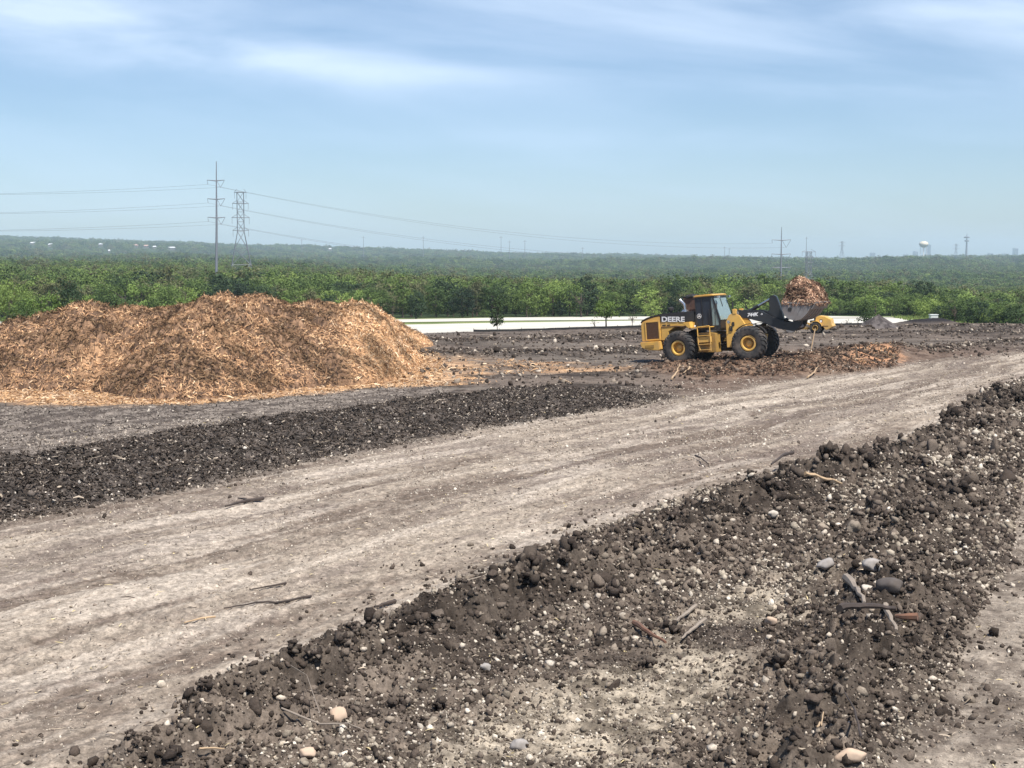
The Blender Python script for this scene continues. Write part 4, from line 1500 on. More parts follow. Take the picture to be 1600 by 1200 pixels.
# bucket: curved shell, side plates, lip
SHELL = [(1.98, 2.84), (1.90, 2.72), (1.89, 2.42), (1.98, 2.16), (2.2, 1.94), (2.5, 1.84), (2.80, 1.88), (3.10, 2.13), (3.42, 2.52)]
inn = []
for i, p in enumerate(SHELL):
    a = Vector(SHELL[max(i - 1, 0)])
    b = Vector(SHELL[min(i + 1, len(SHELL) - 1)])
    t = (b - a).normalized()
    inn.append((p[0] - t.y * .05, p[1] + t.x * .05))
buck = bpy.data.objects.new('bucket', None)
COL.objects.link(buck)
buck.parent = ld
HW = 1.52
mb = MB()
for i in range(len(SHELL) - 1):
    mb.prism([SHELL[i], SHELL[i + 1], inn[i + 1], inn[i]], -HW, HW)
for y_ in (-.9, -.3, .3, .9):
    mb.prism([(2.5, 1.80), (2.8, 1.84), (3.1, 2.10), (3.3, 2.33), (3.3, 2.38), (2.8, 1.90), (2.5, 1.86)], y_ - .05, y_ + .05)
mb.build('bucket_shell', STEEL, buck, M=FM)
for sy in (-1, 1):
    mb = MB()
    y0, y1 = (sy * HW, sy * HW + sy * .035)
    mb.prism(SHELL + [(3.38, 2.60), (2.7, 2.70)], min(y0, y1), max(y0, y1))
    mb.prism([(2.0, 2.84), (2.7, 2.72), (3.4, 2.62), (3.4, 2.54), (2.7, 2.64), (1.97, 2.76)], min(y0, y1) - .02, max(y0, y1) + .02)
    mb.prism([(2.48, 1.90), (2.52, 1.90), (2.86, 2.64), (2.82, 2.64)], min(y0, y1) - .01, max(y0, y1) + .01)
    mb.build('side_plate', STEEL, buck, M=FM)
mb = MB()
mb.prism([(3.34, 2.36), (3.38, 2.33), (3.62, 2.66), (3.60, 2.68)], -1.58, 1.58)
mb.build('cutting_edge', STEEL, buck, M=FM)
mb = MB()
mb.tube([(2.28, -HW - .05, 2.42), (2.28, -HW - .03, 2.42)], .10, 16)
mb.build('wear_hole', DRK, buck, M=FM)
for y_ in (-.52, .52):
    mb = MB()
    for q in (-.11, .11):
        mb.prism([(2.0, 2.2), (2.16, 1.92), (2.2, 1.55), (2.36, 1.42), (2.52, 1.55), (2.62, 1.84), (2.3, 2.0)], y_ + q - .025, y_ + q + .025)
    mb.build('hinge_bracket', BLK, buck, M=FM)
mb = MB()
for q in (-.11, .11):
    mb.prism([(1.9, 2.4), (1.92, 2.2), (2.02, 2.0), (2.18, 2.02), (2.2, 2.2)], q - .025, q + .025)
mb.build('link_bracket', BLK, buck, M=FM)

def split_loose(o):
    bm = bmesh.new()
    bm.from_mesh(o.data)
    left = set(bm.verts)
    comps = []
    while left:
        st_ = [left.pop()]
        c = set(st_)
        while st_:
            v_ = st_.pop()
            for e_ in v_.link_edges:
                w2 = e_.other_vert(v_)
                if w2 in left:
                    left.remove(w2)
                    c.add(w2)
                    st_.append(w2)
        comps.append({v_.index for v_ in c})
    bm.free()
    if len(comps) < 2:
        return
    base_ = o.data
    for i, c in enumerate(comps):
        b2 = bmesh.new()
        b2.from_mesh(base_)
        b2.verts.ensure_lookup_table()
        bmesh.ops.delete(b2, geom=[v_ for v_ in b2.verts if v_.index not in c], context='VERTS')
        m2 = bpy.data.meshes.new(o.name)
        b2.to_mesh(m2)
        b2.free()
        m2.materials.append(base_.materials[0])
        if i == 0:
            o.data = m2
        else:
            link(o.name.split('.')[0], m2, o.parent)


for o in list(bpy.data.objects):
    if o.parent in (ld, cab) and o.type == 'MESH' and o.name.split('.')[0] in ('step_plate', 'antenna', 'fender', 'platform', 'grab_rail', 'vent_slot', 'step_box', 'pivot_bracket', 'front_fender', 'boom_pin', 'side_window', 'valve_block'):
        split_loose(o)

# mulch heaped in the bucket (its own thing)
bpy.context.view_layer.update()
WM = ld.matrix_world @ FM
HN = 90
hu = np.linspace(1.94, 3.52, HN)
hv = np.linspace(-1.5, 1.5, HN)
HU, HV = np.meshgrid(hu, hv)
eu = (HU - 1.94) / 1.58
ev = HV / 1.5
base = 2.70 - .12 * eu
prof = np.interp(eu, [0, .08, .2, .4, .62, .82, .95, 1], [.02, .35, .78, 1.02, .98, .7, .3, -.05])
edge = np.clip((1 - np.abs(ev)) / .30, 0, 1) ** .6
HZ = base + prof * (.42 + .58 * edge) * np.clip((1 - np.abs(ev)) * 12, 0, 1) * (1 + .10 * ev * -1)
HZ += (fbm(HU + 50, HV + 50, .75, 2, 505) - .5) * .3 * np.clip((1 - np.abs(ev)) * 3, 0, 1) * np.clip(eu * 4, 0, 1)
HZ += (fbm(HU + 50, HV + 50, .5, 4, 501, .6, True) - .5) * .45 * np.clip((1 - np.abs(ev)) * 6, 0, 1)
HP = np.stack([HU.ravel(), HV.ravel(), HZ.ravel()], 1)
R3 = np.array(WM.to_3x3())
T3 = np.array(WM.translation)
ctr = R3 @ np.array([2.7, 0, 2.7]) + T3
hroot = empty('mulch_load', tuple(ctr), 0, 'rounded heap of reddish brown shredded mulch filling the raised loader bucket', 'mulch load')
Vh = HP @ R3.T + T3 - ctr
ii = np.arange(HN * HN).reshape(HN, HN)
Fc = np.stack([ii[:-1, :-1].ravel(), ii[:-1, 1:].ravel(), ii[1:, 1:].ravel(), ii[1:, :-1].ravel()], 1)
nn_ = fbm(HP[:, 0] * 3 + 9, HP[:, 1] * 3 + 9, .4, 3, 511)
link('mulch_core', npmesh('mulch_core', Vh, Fc, MULCHB, True, lerp(C(.10, .055, .04), C(.30, .17, .11), sst(.3, .7, nn_))), hroot)
gy, gx = np.gradient(HZ, hv, hu)
k_ = rng.integers(0, HN * HN, 15000)
nn = np.stack([-gx.ravel()[k_], -gy.ravel()[k_], np.ones(len(k_))], 1)
nn /= np.linalg.norm(nn, axis=1)[:, None]
Pq = (HP[k_] + rng.uniform(-.03, .03, (len(k_), 3)) + nn * rng.uniform(-.02, .06, (len(k_), 1)))
lob = fbm(HP[k_, 0] + 3, HP[k_, 1] * .7 + HP[k_, 2], .45, 3, 521)
T_LOAD = [(4, (.32, .19, .125)), (4, (.20, .115, .078)), (2, (.09, .055, .04)), (3, (.45, .30, .20)), (1, (.6, .45, .32))]
o = shreds('wood_shreds', Pq @ R3.T + T3 - ctr, nn @ R3.T, rng.uniform(.08, .34, len(k_)), rng.uniform(.01, .028, len(k_)),
           pick(len(k_), T_LOAD) * (.45 + .95 * sst(.3, .65, lob))[:, None], MULCH, hroot, .6)
tag(o, kind='stuff')

# ------------------------------------------------------------------ small yellow machine behind the bucket
D2 = 108.0
s2 = F / D2            # pixels per metre there
p = at(1277, 511.5, D2)
gz2 = gzf(p.x, D2)
tr = empty('road_roller', (p.x, D2, gz2), 0, 'small yellow roller-type machine parked on the far yard behind the bucket', 'compactor')
rr = .43
off = p.z - gz2 - .40
mbz = p.z - gz2
for yy in (-.6, .6):
    e = bpy.data.objects.new('wheel', None)
    COL.objects.link(e)
    e.parent = tr
    Mx = Matrix.Rotation(R(-22), 4, 'Z')
    tyre_mb((0, yy, mbz), .43, .34, 16, Mx).build('tyre', RUB, e, smooth=True)
    rim_mb((0, yy, mbz), -1 if yy < 0 else 1, .48, Mx).build('rim', YEL2, e, smooth=True)
Mx = Matrix.Rotation(R(-22), 4, 'Z')
mb = MB()
mb.prism([(-.05, mbz + .50), (.0, mbz + .78), (.2, mbz + .86), (.62, mbz + .82), (1.05, mbz + .62), (1.12, mbz + .30), (1.25, mbz + .12), (1.0, mbz - .06), (.72, mbz - .18), (.5, mbz + .12), (.3, mbz + .42)], -.62, .62)
mb.build('engine_cover', YEL, tr, .03, M=Mx)
mb = MB()
mb.box(.28, .48, -.64, -.62, mbz + .42, mbz + .62)
mb.box(.5, .9, -.635, -.62, mbz + .12, mbz + .16)
mb.build('side_vent', GRILL, tr, M=Mx)
split_loose(bpy.data.objects['side_vent'])
mb = MB()
mb.box(.30, .44, -.65, -.642, mbz + .40, mbz + .56)
mb.build('lamp', WHT, tr, M=Mx)
mb = MB()
for k_ in range(8):
    a, a2 = R(15 + k_ * 18), R(15 + (k_ + 1) * 18)
    mb.prism([(.47 * math.cos(a), mbz + .47 * math.sin(a)), (.51 * math.cos(a), mbz + .51 * math.sin(a)), (.51 * math.cos(a2), mbz + .51 * math.sin(a2)), (.47 * math.cos(a2), mbz + .47 * math.sin(a2))], -.8, -.42)
mb.build('fender', YEL, tr, M=Mx)
mb = MB()
mb.tube([(-.1, -.4, mbz + .1), (-1.0, -.4, mbz + .35), (-1.5, -.4, mbz - .05)], .05, 8)
mb.tube([(-.1, .4, mbz + .1), (-1.0, .4, mbz + .35), (-1.5, .4, mbz - .05)], .05, 8)
mb.box(-1.9, -.2, -.35, .35, mbz - .15, mbz + .0)
mb.build('drawbar', YEL2, tr, .01, M=Mx)
mb = MB()
mb.lathe_y([(0, -.6), (.38, -.6), (.40, -.57), (.40, .57), (.38, .6), (0, .6)], 28, (-1.85, 0, mbz - .02))
mb.build('drum', STEEL, tr, smooth=True, M=Mx)
mb = MB()
mb.tube([(.0, 0, mbz + .8), (.0, 0, mbz + 1.0)], .035, 8)
mb.box(-.5, -.12, -.3, .3, mbz + .35, mbz + .5)
mb.box(-.2, -.12, -.3, .3, mbz + .5, mbz + .75)
mb.build('seat', DRK, tr, .02, M=Mx)

# soil cone, white cabinet, silt fence
g = gp(1372, 514.5)
cn = 70
q = np.linspace(-1, 1, cn)
QX, QY = np.meshgrid(q * 1.9, q * 1.9)
rr_ = np.sqrt(QX ** 2 + QY ** 2) * (1 + .25 * (fbm(QX + 20, QY + 20, .8, 3, 601) - .5))
QZ = np.clip(1 - rr_ / 1.45, -.1, 1) * .86 + (fbm(QX + 9, QY + 9, .3, 4, 611, .6) - .5) * .14 * (rr_ < 1.5)
QZ = np.where(rr_ < 1.7, QZ, -.3)
ii = np.arange(cn * cn).reshape(cn, cn)
Fc = np.stack([ii[:-1, :-1].ravel(), ii[:-1, 1:].ravel(), ii[1:, 1:].ravel(), ii[1:, :-1].ravel()], 1)
cc = lerp(C(.05, .043, .042), C(.12, .105, .10), sst(.3, .7, fbm(QX.ravel() + 5, QY.ravel() + 5, .25, 4, 621)))
o = link('soil_cone', npmesh('soil_cone', np.stack([QX.ravel(), QY.ravel(), QZ.ravel()], 1), Fc, CLOD, True, cc))
o.location = (g[0], g[1], gzf(*g))
tag(o, 'small cone of dark dumped soil on the far yard right of the machines', 'soil heap')

p = at(1458.5, 500, 140)
wc = empty('white_cabinet', (p.x, 140, p.z - .3), 0, 'small white box cabinet behind the low black mound at far right', 'cabinet')
MB().box(-.36, .36, -.3, .3, 0, .78).build('cabinet_body', PAINTW, wc, .03)
MB().box(-.40, .40, -.34, .34, .785, .84).build('lid', WHT, wc, .01)
MB().box(-.3, .3, -.315, -.305, .12, .7).build('door', ROOFW, wc, .005)


def fence(pts, hgt, label):
    W = []
    for (x0, x1) in zip(pts[:-1], pts[1:]):
        for k in range(8):
            W.append(x0 + (x1 - x0) * k / 8)
    W.append(pts[-1])
    B = []
    for x in W:
        d = float(np.interp(x, EDGE_X, EDGE_D)) - .3
        X = (x - 800) / F * d
        B.append(Vector((X, d, gzf(X, d) - .1)))
    o0 = B[0].copy()
    root = empty('silt_fence', tuple(o0), 0, label, 'fence')
    mb = MB()
    for a, b in zip(B[:-1], B[1:]):
        a, b = a - o0, b - o0
        mb.add([(a.x, a.y, a.z), (b.x, b.y, b.z), (b.x, b.y, b.z + hgt), (a.x, a.y, a.z + hgt), (a.x, a.y + .02, a.z), (b.x, b.y + .02, b.z), (b.x, b.y + .02, b.z + hgt), (a.x, a.y + .02, a.z + hgt)],
               [(0, 1, 2, 3), (4, 7, 6, 5), (3, 2, 6, 7)])
    mb.build('fabric', FABRIC, root)
    for b in B[::4]:
        b = b - o0
        MB().box(b.x - .02, b.x + .02, b.y + .022, b.y + .06, b.z, b.z + hgt + .08).build('post', WOODG, root)


fence([740, 780, 850, 930, 1000, 1040], .27, 'long low black silt fence along the yard rim left of the loader')
fence([1300, 1330, 1352], .25, 'short black silt fence stretch left of the soil cone')


# ------------------------------------------------------------------ trees
def crown(seed, rx=.5, rz=.5, zc=.55, clumps=30, leaves=55, leaf=.045, shape='round', spread=.15, hang=0):
    """unit-height crown, leaf quads in clumps; returns V, F and clump centres"""
    r_ = np.random.default_rng(seed)
    cs = []
    while len(cs) < clumps:
        p = r_.uniform(-1, 1, 3)
        d = np.linalg.norm(p)
        if d > 1 or d < .35:
            continue
        if shape == 'cone':
            if math.hypot(p[0], p[1]) > (1 - p[2]) * .52 + .08:
                continue
        if shape == 'vase' and math.hypot(p[0], p[1]) > .55 + .4 * p[2]:
            continue
        cs.append([p[0] * rx, p[1] * rx, zc + p[2] * rz])
    cs = np.array(cs) + r_.normal(size=(clumps, 3)) * .02
    size = r_.uniform(.6, 1.25, clumps) * spread
    c = np.repeat(cs, leaves, 0)
    off = r_.normal(size=(clumps * leaves, 3)) * np.repeat(size, leaves)[:, None] * np.array([.6, .6, .42])
    P = c + off
    out = off / (np.linalg.norm(off, axis=1)[:, None] + 1e-6) * .8 + (P - np.array([0, 0, zc])) * 1.1 + np.array([0, 0, .35]) + r_.normal(size=P.shape) * .55
    out /= np.linalg.norm(out, axis=1)[:, None]
    a = np.cross(out, r_.normal(size=P.shape))
    a /= np.linalg.norm(a, axis=1)[:, None] + 1e-9
    b = np.cross(out, a)
    s = (leaf * r_.uniform(.6, 1.4, len(P)))[:, None]
    V = np.stack([P - a * s, P - b * s * .6, P + a * s, P + b * s * .6], 1).reshape(-1, 3)
    Fc = np.arange(len(V)).reshape(-1, 4)
    return V, Fc, cs


def trunk_mb(seed, cs, r0=.022, fork=.35, limbs=7):
    random.seed(seed)
    mb = MB()
    pts = [(0, 0, -.05), (random.uniform(-.01, .01), 0, fork * .5), (random.uniform(-.02, .02), random.uniform(-.02, .02), fork), (0, 0, .75)]
    mb.tube(pts, [r0 * 1.25, r0, r0 * .8, r0 * .3], 7)
    for c in cs[:limbs]:
        z0 = random.uniform(fork * .7, .6)
        z0 = min(z0, max(c[2] - .05, fork * .5))
        mid = (c[0] * .5, c[1] * .5, (z0 + c[2]) / 2 + .02)
        mb.tube([(0, 0, z0), mid, tuple(c)], [r0 * .55, r0 * .35, r0 * .12], 5)
    return mb


KINDS = {}


def kind_mesh(key, mat, seed, limbs=8, r0=.022, fork=.3, **k):
    V, Fc, cs = crown(seed, **k)
    me = npmesh(key + '_crown', V, Fc, mat)
    o = trunk_mb(seed, list(cs), r0, fork, limbs).build('trunk', BARK)
    tm = o.data
    bpy.data.objects.remove(o)
    KINDS[key] = (me, tm)


kind_mesh('round', LEAF, 11, rx=.42, rz=.44, zc=.56, clumps=46, leaves=55, leaf=.024, spread=.11)
kind_mesh('broad', LEAF, 12, rx=.60, rz=.45, zc=.54, clumps=56, leaves=55, leaf=.024, spread=.12)
kind_mesh('tall', LEAF, 13, rx=.28, rz=.46, zc=.54, clumps=36, leaves=55, leaf=.022, spread=.09, shape='round')
kind_mesh('bright', LEAFB, 14, rx=.45, rz=.42, zc=.56, clumps=40, leaves=55, leaf=.024, spread=.11)
kind_mesh('dark', LEAFD, 15, rx=.38, rz=.46, zc=.54, clumps=48, leaves=60, leaf=.024, spread=.11)
kind_mesh('sparse', LEAFD, 16, rx=.27, rz=.36, zc=.62, clumps=16, leaves=34, leaf=.022, spread=.08, fork=.4, limbs=14)
kind_mesh('bare', LEAF, 17, rx=.35, rz=.30, zc=.62, clumps=14, leaves=8, leaf=.02, spread=.06, fork=.35, limbs=14, r0=.016)
kind_mesh('young', LEAFB, 18, rx=.42, rz=.26, zc=.58, clumps=34, leaves=46, leaf=.022, spread=.10, fork=.32, limbs=10)
kind_mesh('cone', LEAFD, 19, rx=.26, rz=.42, zc=.60, clumps=40, leaves=50, leaf=.021, spread=.06, shape='cone', fork=.3, limbs=12, r0=.012)
kind_mesh('olive', LEAFO, 21, rx=.40, rz=.46, zc=.56, clumps=30, leaves=40, leaf=.024, spread=.10, limbs=14)
kind_mesh('shrub', LEAFB, 20, rx=.62, rz=.46, zc=.46, clumps=34, leaves=50, leaf=.03, spread=.14, limbs=4, fork=.2)


def tree(key, x, y, z, h, label, group=None, wide=1.0, name=None, cat='tree'):
    root = empty(name or 'tree', (x, y, z), random.uniform(0, 6.28), label, cat, group)
    root.scale = (h * wide, h * wide, h)
    link('crown', KINDS[key][0], root)
    link('trunk', KINDS[key][1], root)
    return root


random.seed(5)
# (kind, pixel x, base y, top y, distance or None for yard level, widening, label, category)
SPEC = [
    ('cone', 777, 517, 460, 112.5, .8, 'slim conical young tree with dark lower branches at the yard rim before the concrete', 'tree'),
    ('young', 947, 512.5, 462, 117, 1.05, 'bright green young tree with a rounded crown and clear trunk at the yard rim', 'tree'),
    ('bare', 928.5, 512.5, 496, 117, 1.3, 'tiny nearly bare sapling just left of the bright green young tree', 'sapling'),
    ('bare', 988, 511, 484, 118, 1.1, 'thin sparse sapling left of the wheel loader rear', 'sapling'),
    ('dark', 650, 498.5, 453, 236, .95, 'dark round evergreen standing alone at the treeline right of the mulch heap', 'tree'),
    ('dark', 722, 496, 450, 241, 1.15, 'broad dark evergreen second from the mulch heap at the treeline', 'tree'),
    ('tall', 823, 494.5, 443, 240, 1.2, 'upright green tree with yellowish top behind the concrete at centre', 'tree'),
    ('tall', 838, 494, 448, 243, 1.1, 'darker upright tree touching the yellowish one behind the concrete', 'tree'),
    ('sparse', 908, 494.5, 445, 238, 1.5, 'open-crowned dark tree with visible trunk on the far concrete edge', 'tree'),
    ('dark', 875, 495, 470, 244, 1.3, 'small dark tree between the upright pair and the open-crowned tree', 'tree'),
    ('shrub', 758, 496, 482, 242, 1.2, 'light green bush beside the second dark evergreen', 'bush'),
    ('shrub', 850, 496, 477, 246, 1.0, 'pale green bush at the foot of the upright pair of trees', 'bush'),
    ('shrub', 1018, 494, 470, 241, 1.1, 'bright bush seen over the rear end of the loader hood', 'bush'),
    ('shrub', 1165, 493, 466, 241, 1.2, 'light green rounded bush seen above the loader boom', 'bush'),
    ('shrub', 1192, 493, 460, 248, 1.0, 'taller light green bush left of the raised bucket', 'bush'),
    ('dark', 1353, 505.5, 468, 128, .85, 'dark round-headed young tree beside the soil cone', 'tree'),
    ('sparse', 1492, 507, 470, 128, 1.3, 'sparse dark young tree right of the white cabinet', 'tree'),
    ('dark', 1588, 507, 478, 132, 1.1, 'dark low tree at the right edge of the yard', 'tree'),
    ('bare', 1323, 508, 496, 126, 1.2, 'small leafless sapling left of the dark round-headed tree', 'sapling'),
    ('dark', 103, 505, 439, 150, .8, 'dark tree poking up behind the left part of the mulch heap', 'tree'),
    ('bright', 66, 507, 450, 148, 1.0, 'bright green tree left of the dark one behind the mulch heap', 'tree'),
    ('broad', 15, 512, 436, 160, .85, 'deep green spreading tree at the far left edge behind the heap', 'tree'),
    ('bright', 125, 503, 452, 158, .9, 'light yellow-green tree right of the dark one behind the heap', 'tree'),
    ('broad', 35, 520, 470, 140, .8, 'low dense green tree at the left end of the mulch heap', 'tree'),
    ('shrub', 280, 500, 460, 175, .9, 'bright shrub just showing over the dip of the mulch heap', 'bush'),
]
for key, x, by, ty, d, wd, lab, cat in SPEC:
    X = (x - 800) / F * d
    z = gzf(X, d)
    top = at(x, ty, d).z
    tree(key, X, d, z, max(top - z, .4), lab, None, wd, {'tree': 'tree', 'bush': 'bush', 'sapling': 'sapling'}[cat], cat)

# the treeline: the front rows, each tree a thing
TL = []
for row, (d0, n_row) in enumerate(((247, 62), (256, 58), (266, 50))):
    for i in range(n_row):
        x = -60 + (i + random.uniform(.1, .9)) * 1720 / n_row
        TL.append((x, d0 + random.uniform(-3, 5)))
for x, d in TL:
    right = x > 1240
    if right:
        d -= 20 * min(1, max(0, (x - 1430) / 80))
    key = random.choice(['round', 'broad', 'tall', 'olive', 'olive', 'dark', 'bright', 'round'] if not right else ['round', 'broad', 'bright', 'shrub', 'bright'])
    X = (x - 800) / F * d
    ht = random.triangular(3.6, 7.2, 4.9) if not right else random.uniform(2.5, 4.2)
    if x < 600:
        ht *= 1.1
    kind = {'olive': 'thin-leaved olive-brown tree', 'round': 'rounded mid-green tree', 'broad': 'broad spreading green tree', 'tall': 'narrow tall olive-green tree', 'dark': 'dark green dense tree',
            'bright': 'light yellow-green tree', 'shrub': 'low bright green bush'}[key]
    where = ' in the treeline behind the white concrete' if not right else ' in the low treeline at the right beyond the yard'
    if x < 640:
        where = ' in the wood behind the mulch heap'
    tree(key, X, d, gzf(X, d), ht, kind + where, kind + 's' + where, random.uniform(.9, 1.3), 'tree' if key != 'shrub' else 'bush', 'tree' if key != 'shrub' else 'bush')

# where the far houses stand: the slope under each roof as seen from the yard
HOUSES = []
for x, y, dmin in ((55, 379, 2600), (82, 381.5, 2600), (160, 379.5, 2600), (214, 381.5, 2600), (231, 383.5, 2500), (244, 385, 2500), (270, 386.5, 2500), (517, 388.5, 2500),
                   (173, 393, 1600), (1366, 431, 1150)):
    ds = np.linspace(dmin, 4900, 400)
    gy_ = 400 - (gz((x - 800) / F * ds, ds) + 7 - CAMZ) / ds * F
    dn = np.linspace(300, 4900, 1200)
    cany = (gz((x - 800) / F * dn, dn) + 12 - CAMZ) / dn          # canopy slope in front
    run = np.maximum.accumulate(cany)
    blk = np.interp(ds - 400, dn, run)
    clear = (gz((x - 800) / F * ds, ds) + 5 - CAMZ) / ds
    HOUSES.append(float(ds[int(np.argmin(np.abs(gy_ - y) + 400 * 5 * np.maximum(0, blk - clear) * 10))]))
HOUSE_X = [(x - 800) / F * d for x, d in zip((55, 82, 160, 214, 231, 244, 270, 517, 173, 1366), HOUSES)]
# the woods beyond: crowns instanced over the slopes
HID = bpy.data.collections.new('crown_kinds')


def lod(i, mat, **k):
    V, Fc, cs = crown(100 + i, **k)
    o = bpy.data.objects.new('crown_%d' % i, npmesh('woodland_crown', V, Fc, mat))
    HID.objects.link(o)


NEARC = bpy.data.collections.new('near_crown_kinds')
FARC = HID
for HID, lv, lf in ((NEARC, 62, .026), (FARC, 24, .05)):
    tg = 0 if HID is NEARC else 10
    LEAFX = LEAF if HID is NEARC else LEAFH
    for i in range(3):
        lod(i + tg, LEAFX, rx=.52, rz=.46, zc=.50, clumps=36, leaves=lv, leaf=lf, spread=.115)
    lod(3 + tg, LEAFX, rx=.34, rz=.50, zc=.50, clumps=26, leaves=lv, leaf=lf, spread=.10)
    lod(4 + tg, LEAFD, rx=.50, rz=.45, zc=.48, clumps=32, leaves=lv, leaf=lf, spread=.115)
    lod(5 + tg, LEAFB if HID is NEARC else LEAF, rx=.46, rz=.42, zc=.48, clumps=28, leaves=lv, leaf=lf, spread=.11)
    lod(6 + tg, LEAFO, rx=.42, rz=.46, zc=.52, clumps=26, leaves=int(lv * .7), leaf=lf, spread=.11)
FP = []


def fan(d0, d1, step, h0, h1):
    pts = []
    d = d0
    while d < d1:
        half = .43 * d
        n = int(2 * half / step)
        x = np.linspace(-half, half, n) + rng.uniform(-.45, .45, n) * step
        y = d + rng.uniform(-.5, .5, n) * step
        pts.append(np.stack([x, y], 1))
        d += step * (.9 if d < 900 else 1.5)
    P = np.concatenate(pts)
    h = rng.uniform(h0, h1, len(P)) * (.8 + .5 * fbm(P[:, 0], P[:, 1], 45, 3, 701))
    dens = fbm(P[:, 0], P[:, 1], 70, 3, 711)
    k = rng.uniform(size=len(P)) < .55 + 1.0 * sst(.3, .5, dens)
    return P[k], h[k]


for a_ in ((276, 600, 5.2, 5.0, 8.0), (600, 1200, 7.0, 5.5, 8.5), (1200, 2400, 11, 7, 11), (2400, 5600, 20, 9, 16)):
    FP.append(fan(*a_))
P = np.concatenate([a for a, b in FP])
Hh = np.concatenate([b for a, b in FP])
px = 800 + F * P[:, 0] / P[:, 1]
k = ~((px > 1440) & (P[:, 1] < 260))
P, Hh = P[k], Hh[k]
# extra trees right where the treeline sits nearer
extra = rng.uniform([1450, 222], [1700, 276], (260, 2))
P = np.concatenate([P, np.stack([(extra[:, 0] - 800) / F * extra[:, 1], extra[:, 1]], 1)])
Hh = np.concatenate([Hh, rng.uniform(2.5, 4.5, 260)])
for hx, hd in zip(HOUSE_X, HOUSES):      # clearings around the houses
    k = ~((np.abs(P[:, 0] - hx * P[:, 1] / hd) < 13) & (P[:, 1] > hd - 420) & (P[:, 1] < hd + 8))
    P, Hh = P[k], Hh[k]
ZZ = gz(P[:, 0], P[:, 1])
nP = len(P)
wide = rng.uniform(.9, 1.35, nP) * np.where(P[:, 1] > 2400, 1.25, 1)
pick_i = rng.choice(7, nP, p=[.17, .16, .16, .13, .13, .09, .16])
rotz = rng.uniform(0, 6.28, nP)


def wood_points(sel):
    me = bpy.data.meshes.new('woodland')
    n = int(sel.sum())
    me.vertices.add(n)
    me.vertices.foreach_set('co', np.stack([P[sel, 0], P[sel, 1], ZZ[sel] - .3], 1).astype(np.float32).ravel())
    for nm, val in (('rot', np.stack([np.zeros(n), np.zeros(n), rotz[sel]], 1)), ('scl', np.stack([Hh[sel] * wide[sel], Hh[sel] * wide[sel], Hh[sel]], 1))):
        a = me.attributes.new(nm, 'FLOAT_VECTOR', 'POINT')
        a.data.foreach_set('vector', val.astype(np.float32).ravel())
    a = me.attributes.new('idx', 'INT', 'POINT')
    a.data.foreach_set('value', pick_i[sel].astype(np.int32))
    me.update()
    return me


def wood_nodes(coll):
    ng = bpy.data.node_groups.new('woodland', 'GeometryNodeTree')
    ng.interface.new_socket('Geometry', in_out='INPUT', socket_type='NodeSocketGeometry')
    ng.interface.new_socket('Geometry', in_out='OUTPUT', socket_type='NodeSocketGeometry')
    gi = ng.nodes.new('NodeGroupInput')
    go = ng.nodes.new('NodeGroupOutput')
    iop = ng.nodes.new('GeometryNodeInstanceOnPoints')
    ci = ng.nodes.new('GeometryNodeCollectionInfo')
    ci.inputs['Collection'].default_value = coll
    ci.inputs['Separate Children'].default_value = True
    ci.inputs['Reset Children'].default_value = True

    def nattr(nm, ty):
        n = ng.nodes.new('GeometryNodeInputNamedAttribute')
        n.data_type = ty
        n.inputs['Name'].default_value = nm
        return n.outputs['Attribute']

    ng.links.new(gi.outputs[0], iop.inputs['Points'])
    ng.links.new(ci.outputs[0], iop.inputs['Instance'])
    iop.inputs['Pick Instance'].default_value = True
    ng.links.new(nattr('idx', 'INT'), iop.inputs['Instance Index'])
    ng.links.new(nattr('rot', 'FLOAT_VECTOR'), iop.inputs['Rotation'])
    ng.links.new(nattr('scl', 'FLOAT_VECTOR'), iop.inputs['Scale'])
    ng.links.new(iop.outputs[0], go.inputs[0])
    return ng


for coll, sel, lab in ((NEARC, P[:, 1] < 800, 'dense green woods filling the valley behind the front treeline'), (FARC, P[:, 1] >= 800, 'hazy blue-green woods covering the far hills')):
    wood = link('woodland', wood_points(sel))
    tag(wood, lab, 'woods', kind='stuff')
    wood.modifiers.new('woodland', 'NODES').node_group = wood_nodes(coll)
print('woodland crowns', nP)


# grass tufts on the verge beyond the yard
def grass(name, poly, n, h, cols, label):
    X, Y = scatter(n, poly)
    k = terrain(X, Y, False)[1]['pad'] < .55
    X, Y = X[k], Y[k]
    n = len(X)
    Z = gz(X, Y)
    a = rng.uniform(0, 6.28, n)
    hh = rng.uniform(.5, 1.3, n) * h
    V = np.zeros((n, 3, 3))
    V[:, 0] = np.stack([X - np.cos(a) * .08, Y - np.sin(a) * .08, Z], 1)
    V[:, 1] = np.stack([X + np.cos(a) * .08, Y + np.sin(a) * .08, Z], 1)
    V[:, 2] = np.stack([X + rng.normal(size=n) * .1, Y + rng.normal(size=n) * .1, Z + hh], 1)
    o = link(name, npmesh(name, V.reshape(-1, 3), np.arange(n * 3).reshape(-1, 3), MULCH, False, np.repeat(pick(n, cols), 3, 0)))
    tag(o, label, 'grass', kind='stuff')


VERGE = np.array([[34, 118], [90, 118], [160, 235], [60, 235], [52, 190], [46, 160]])
grass('grass', VERGE, 60000, .45, [(3, (.11, .16, .04)), (3, (.17, .22, .06)), (1, (.22, .22, .09))], 'tall light green grass on the verge beyond the yard at right')


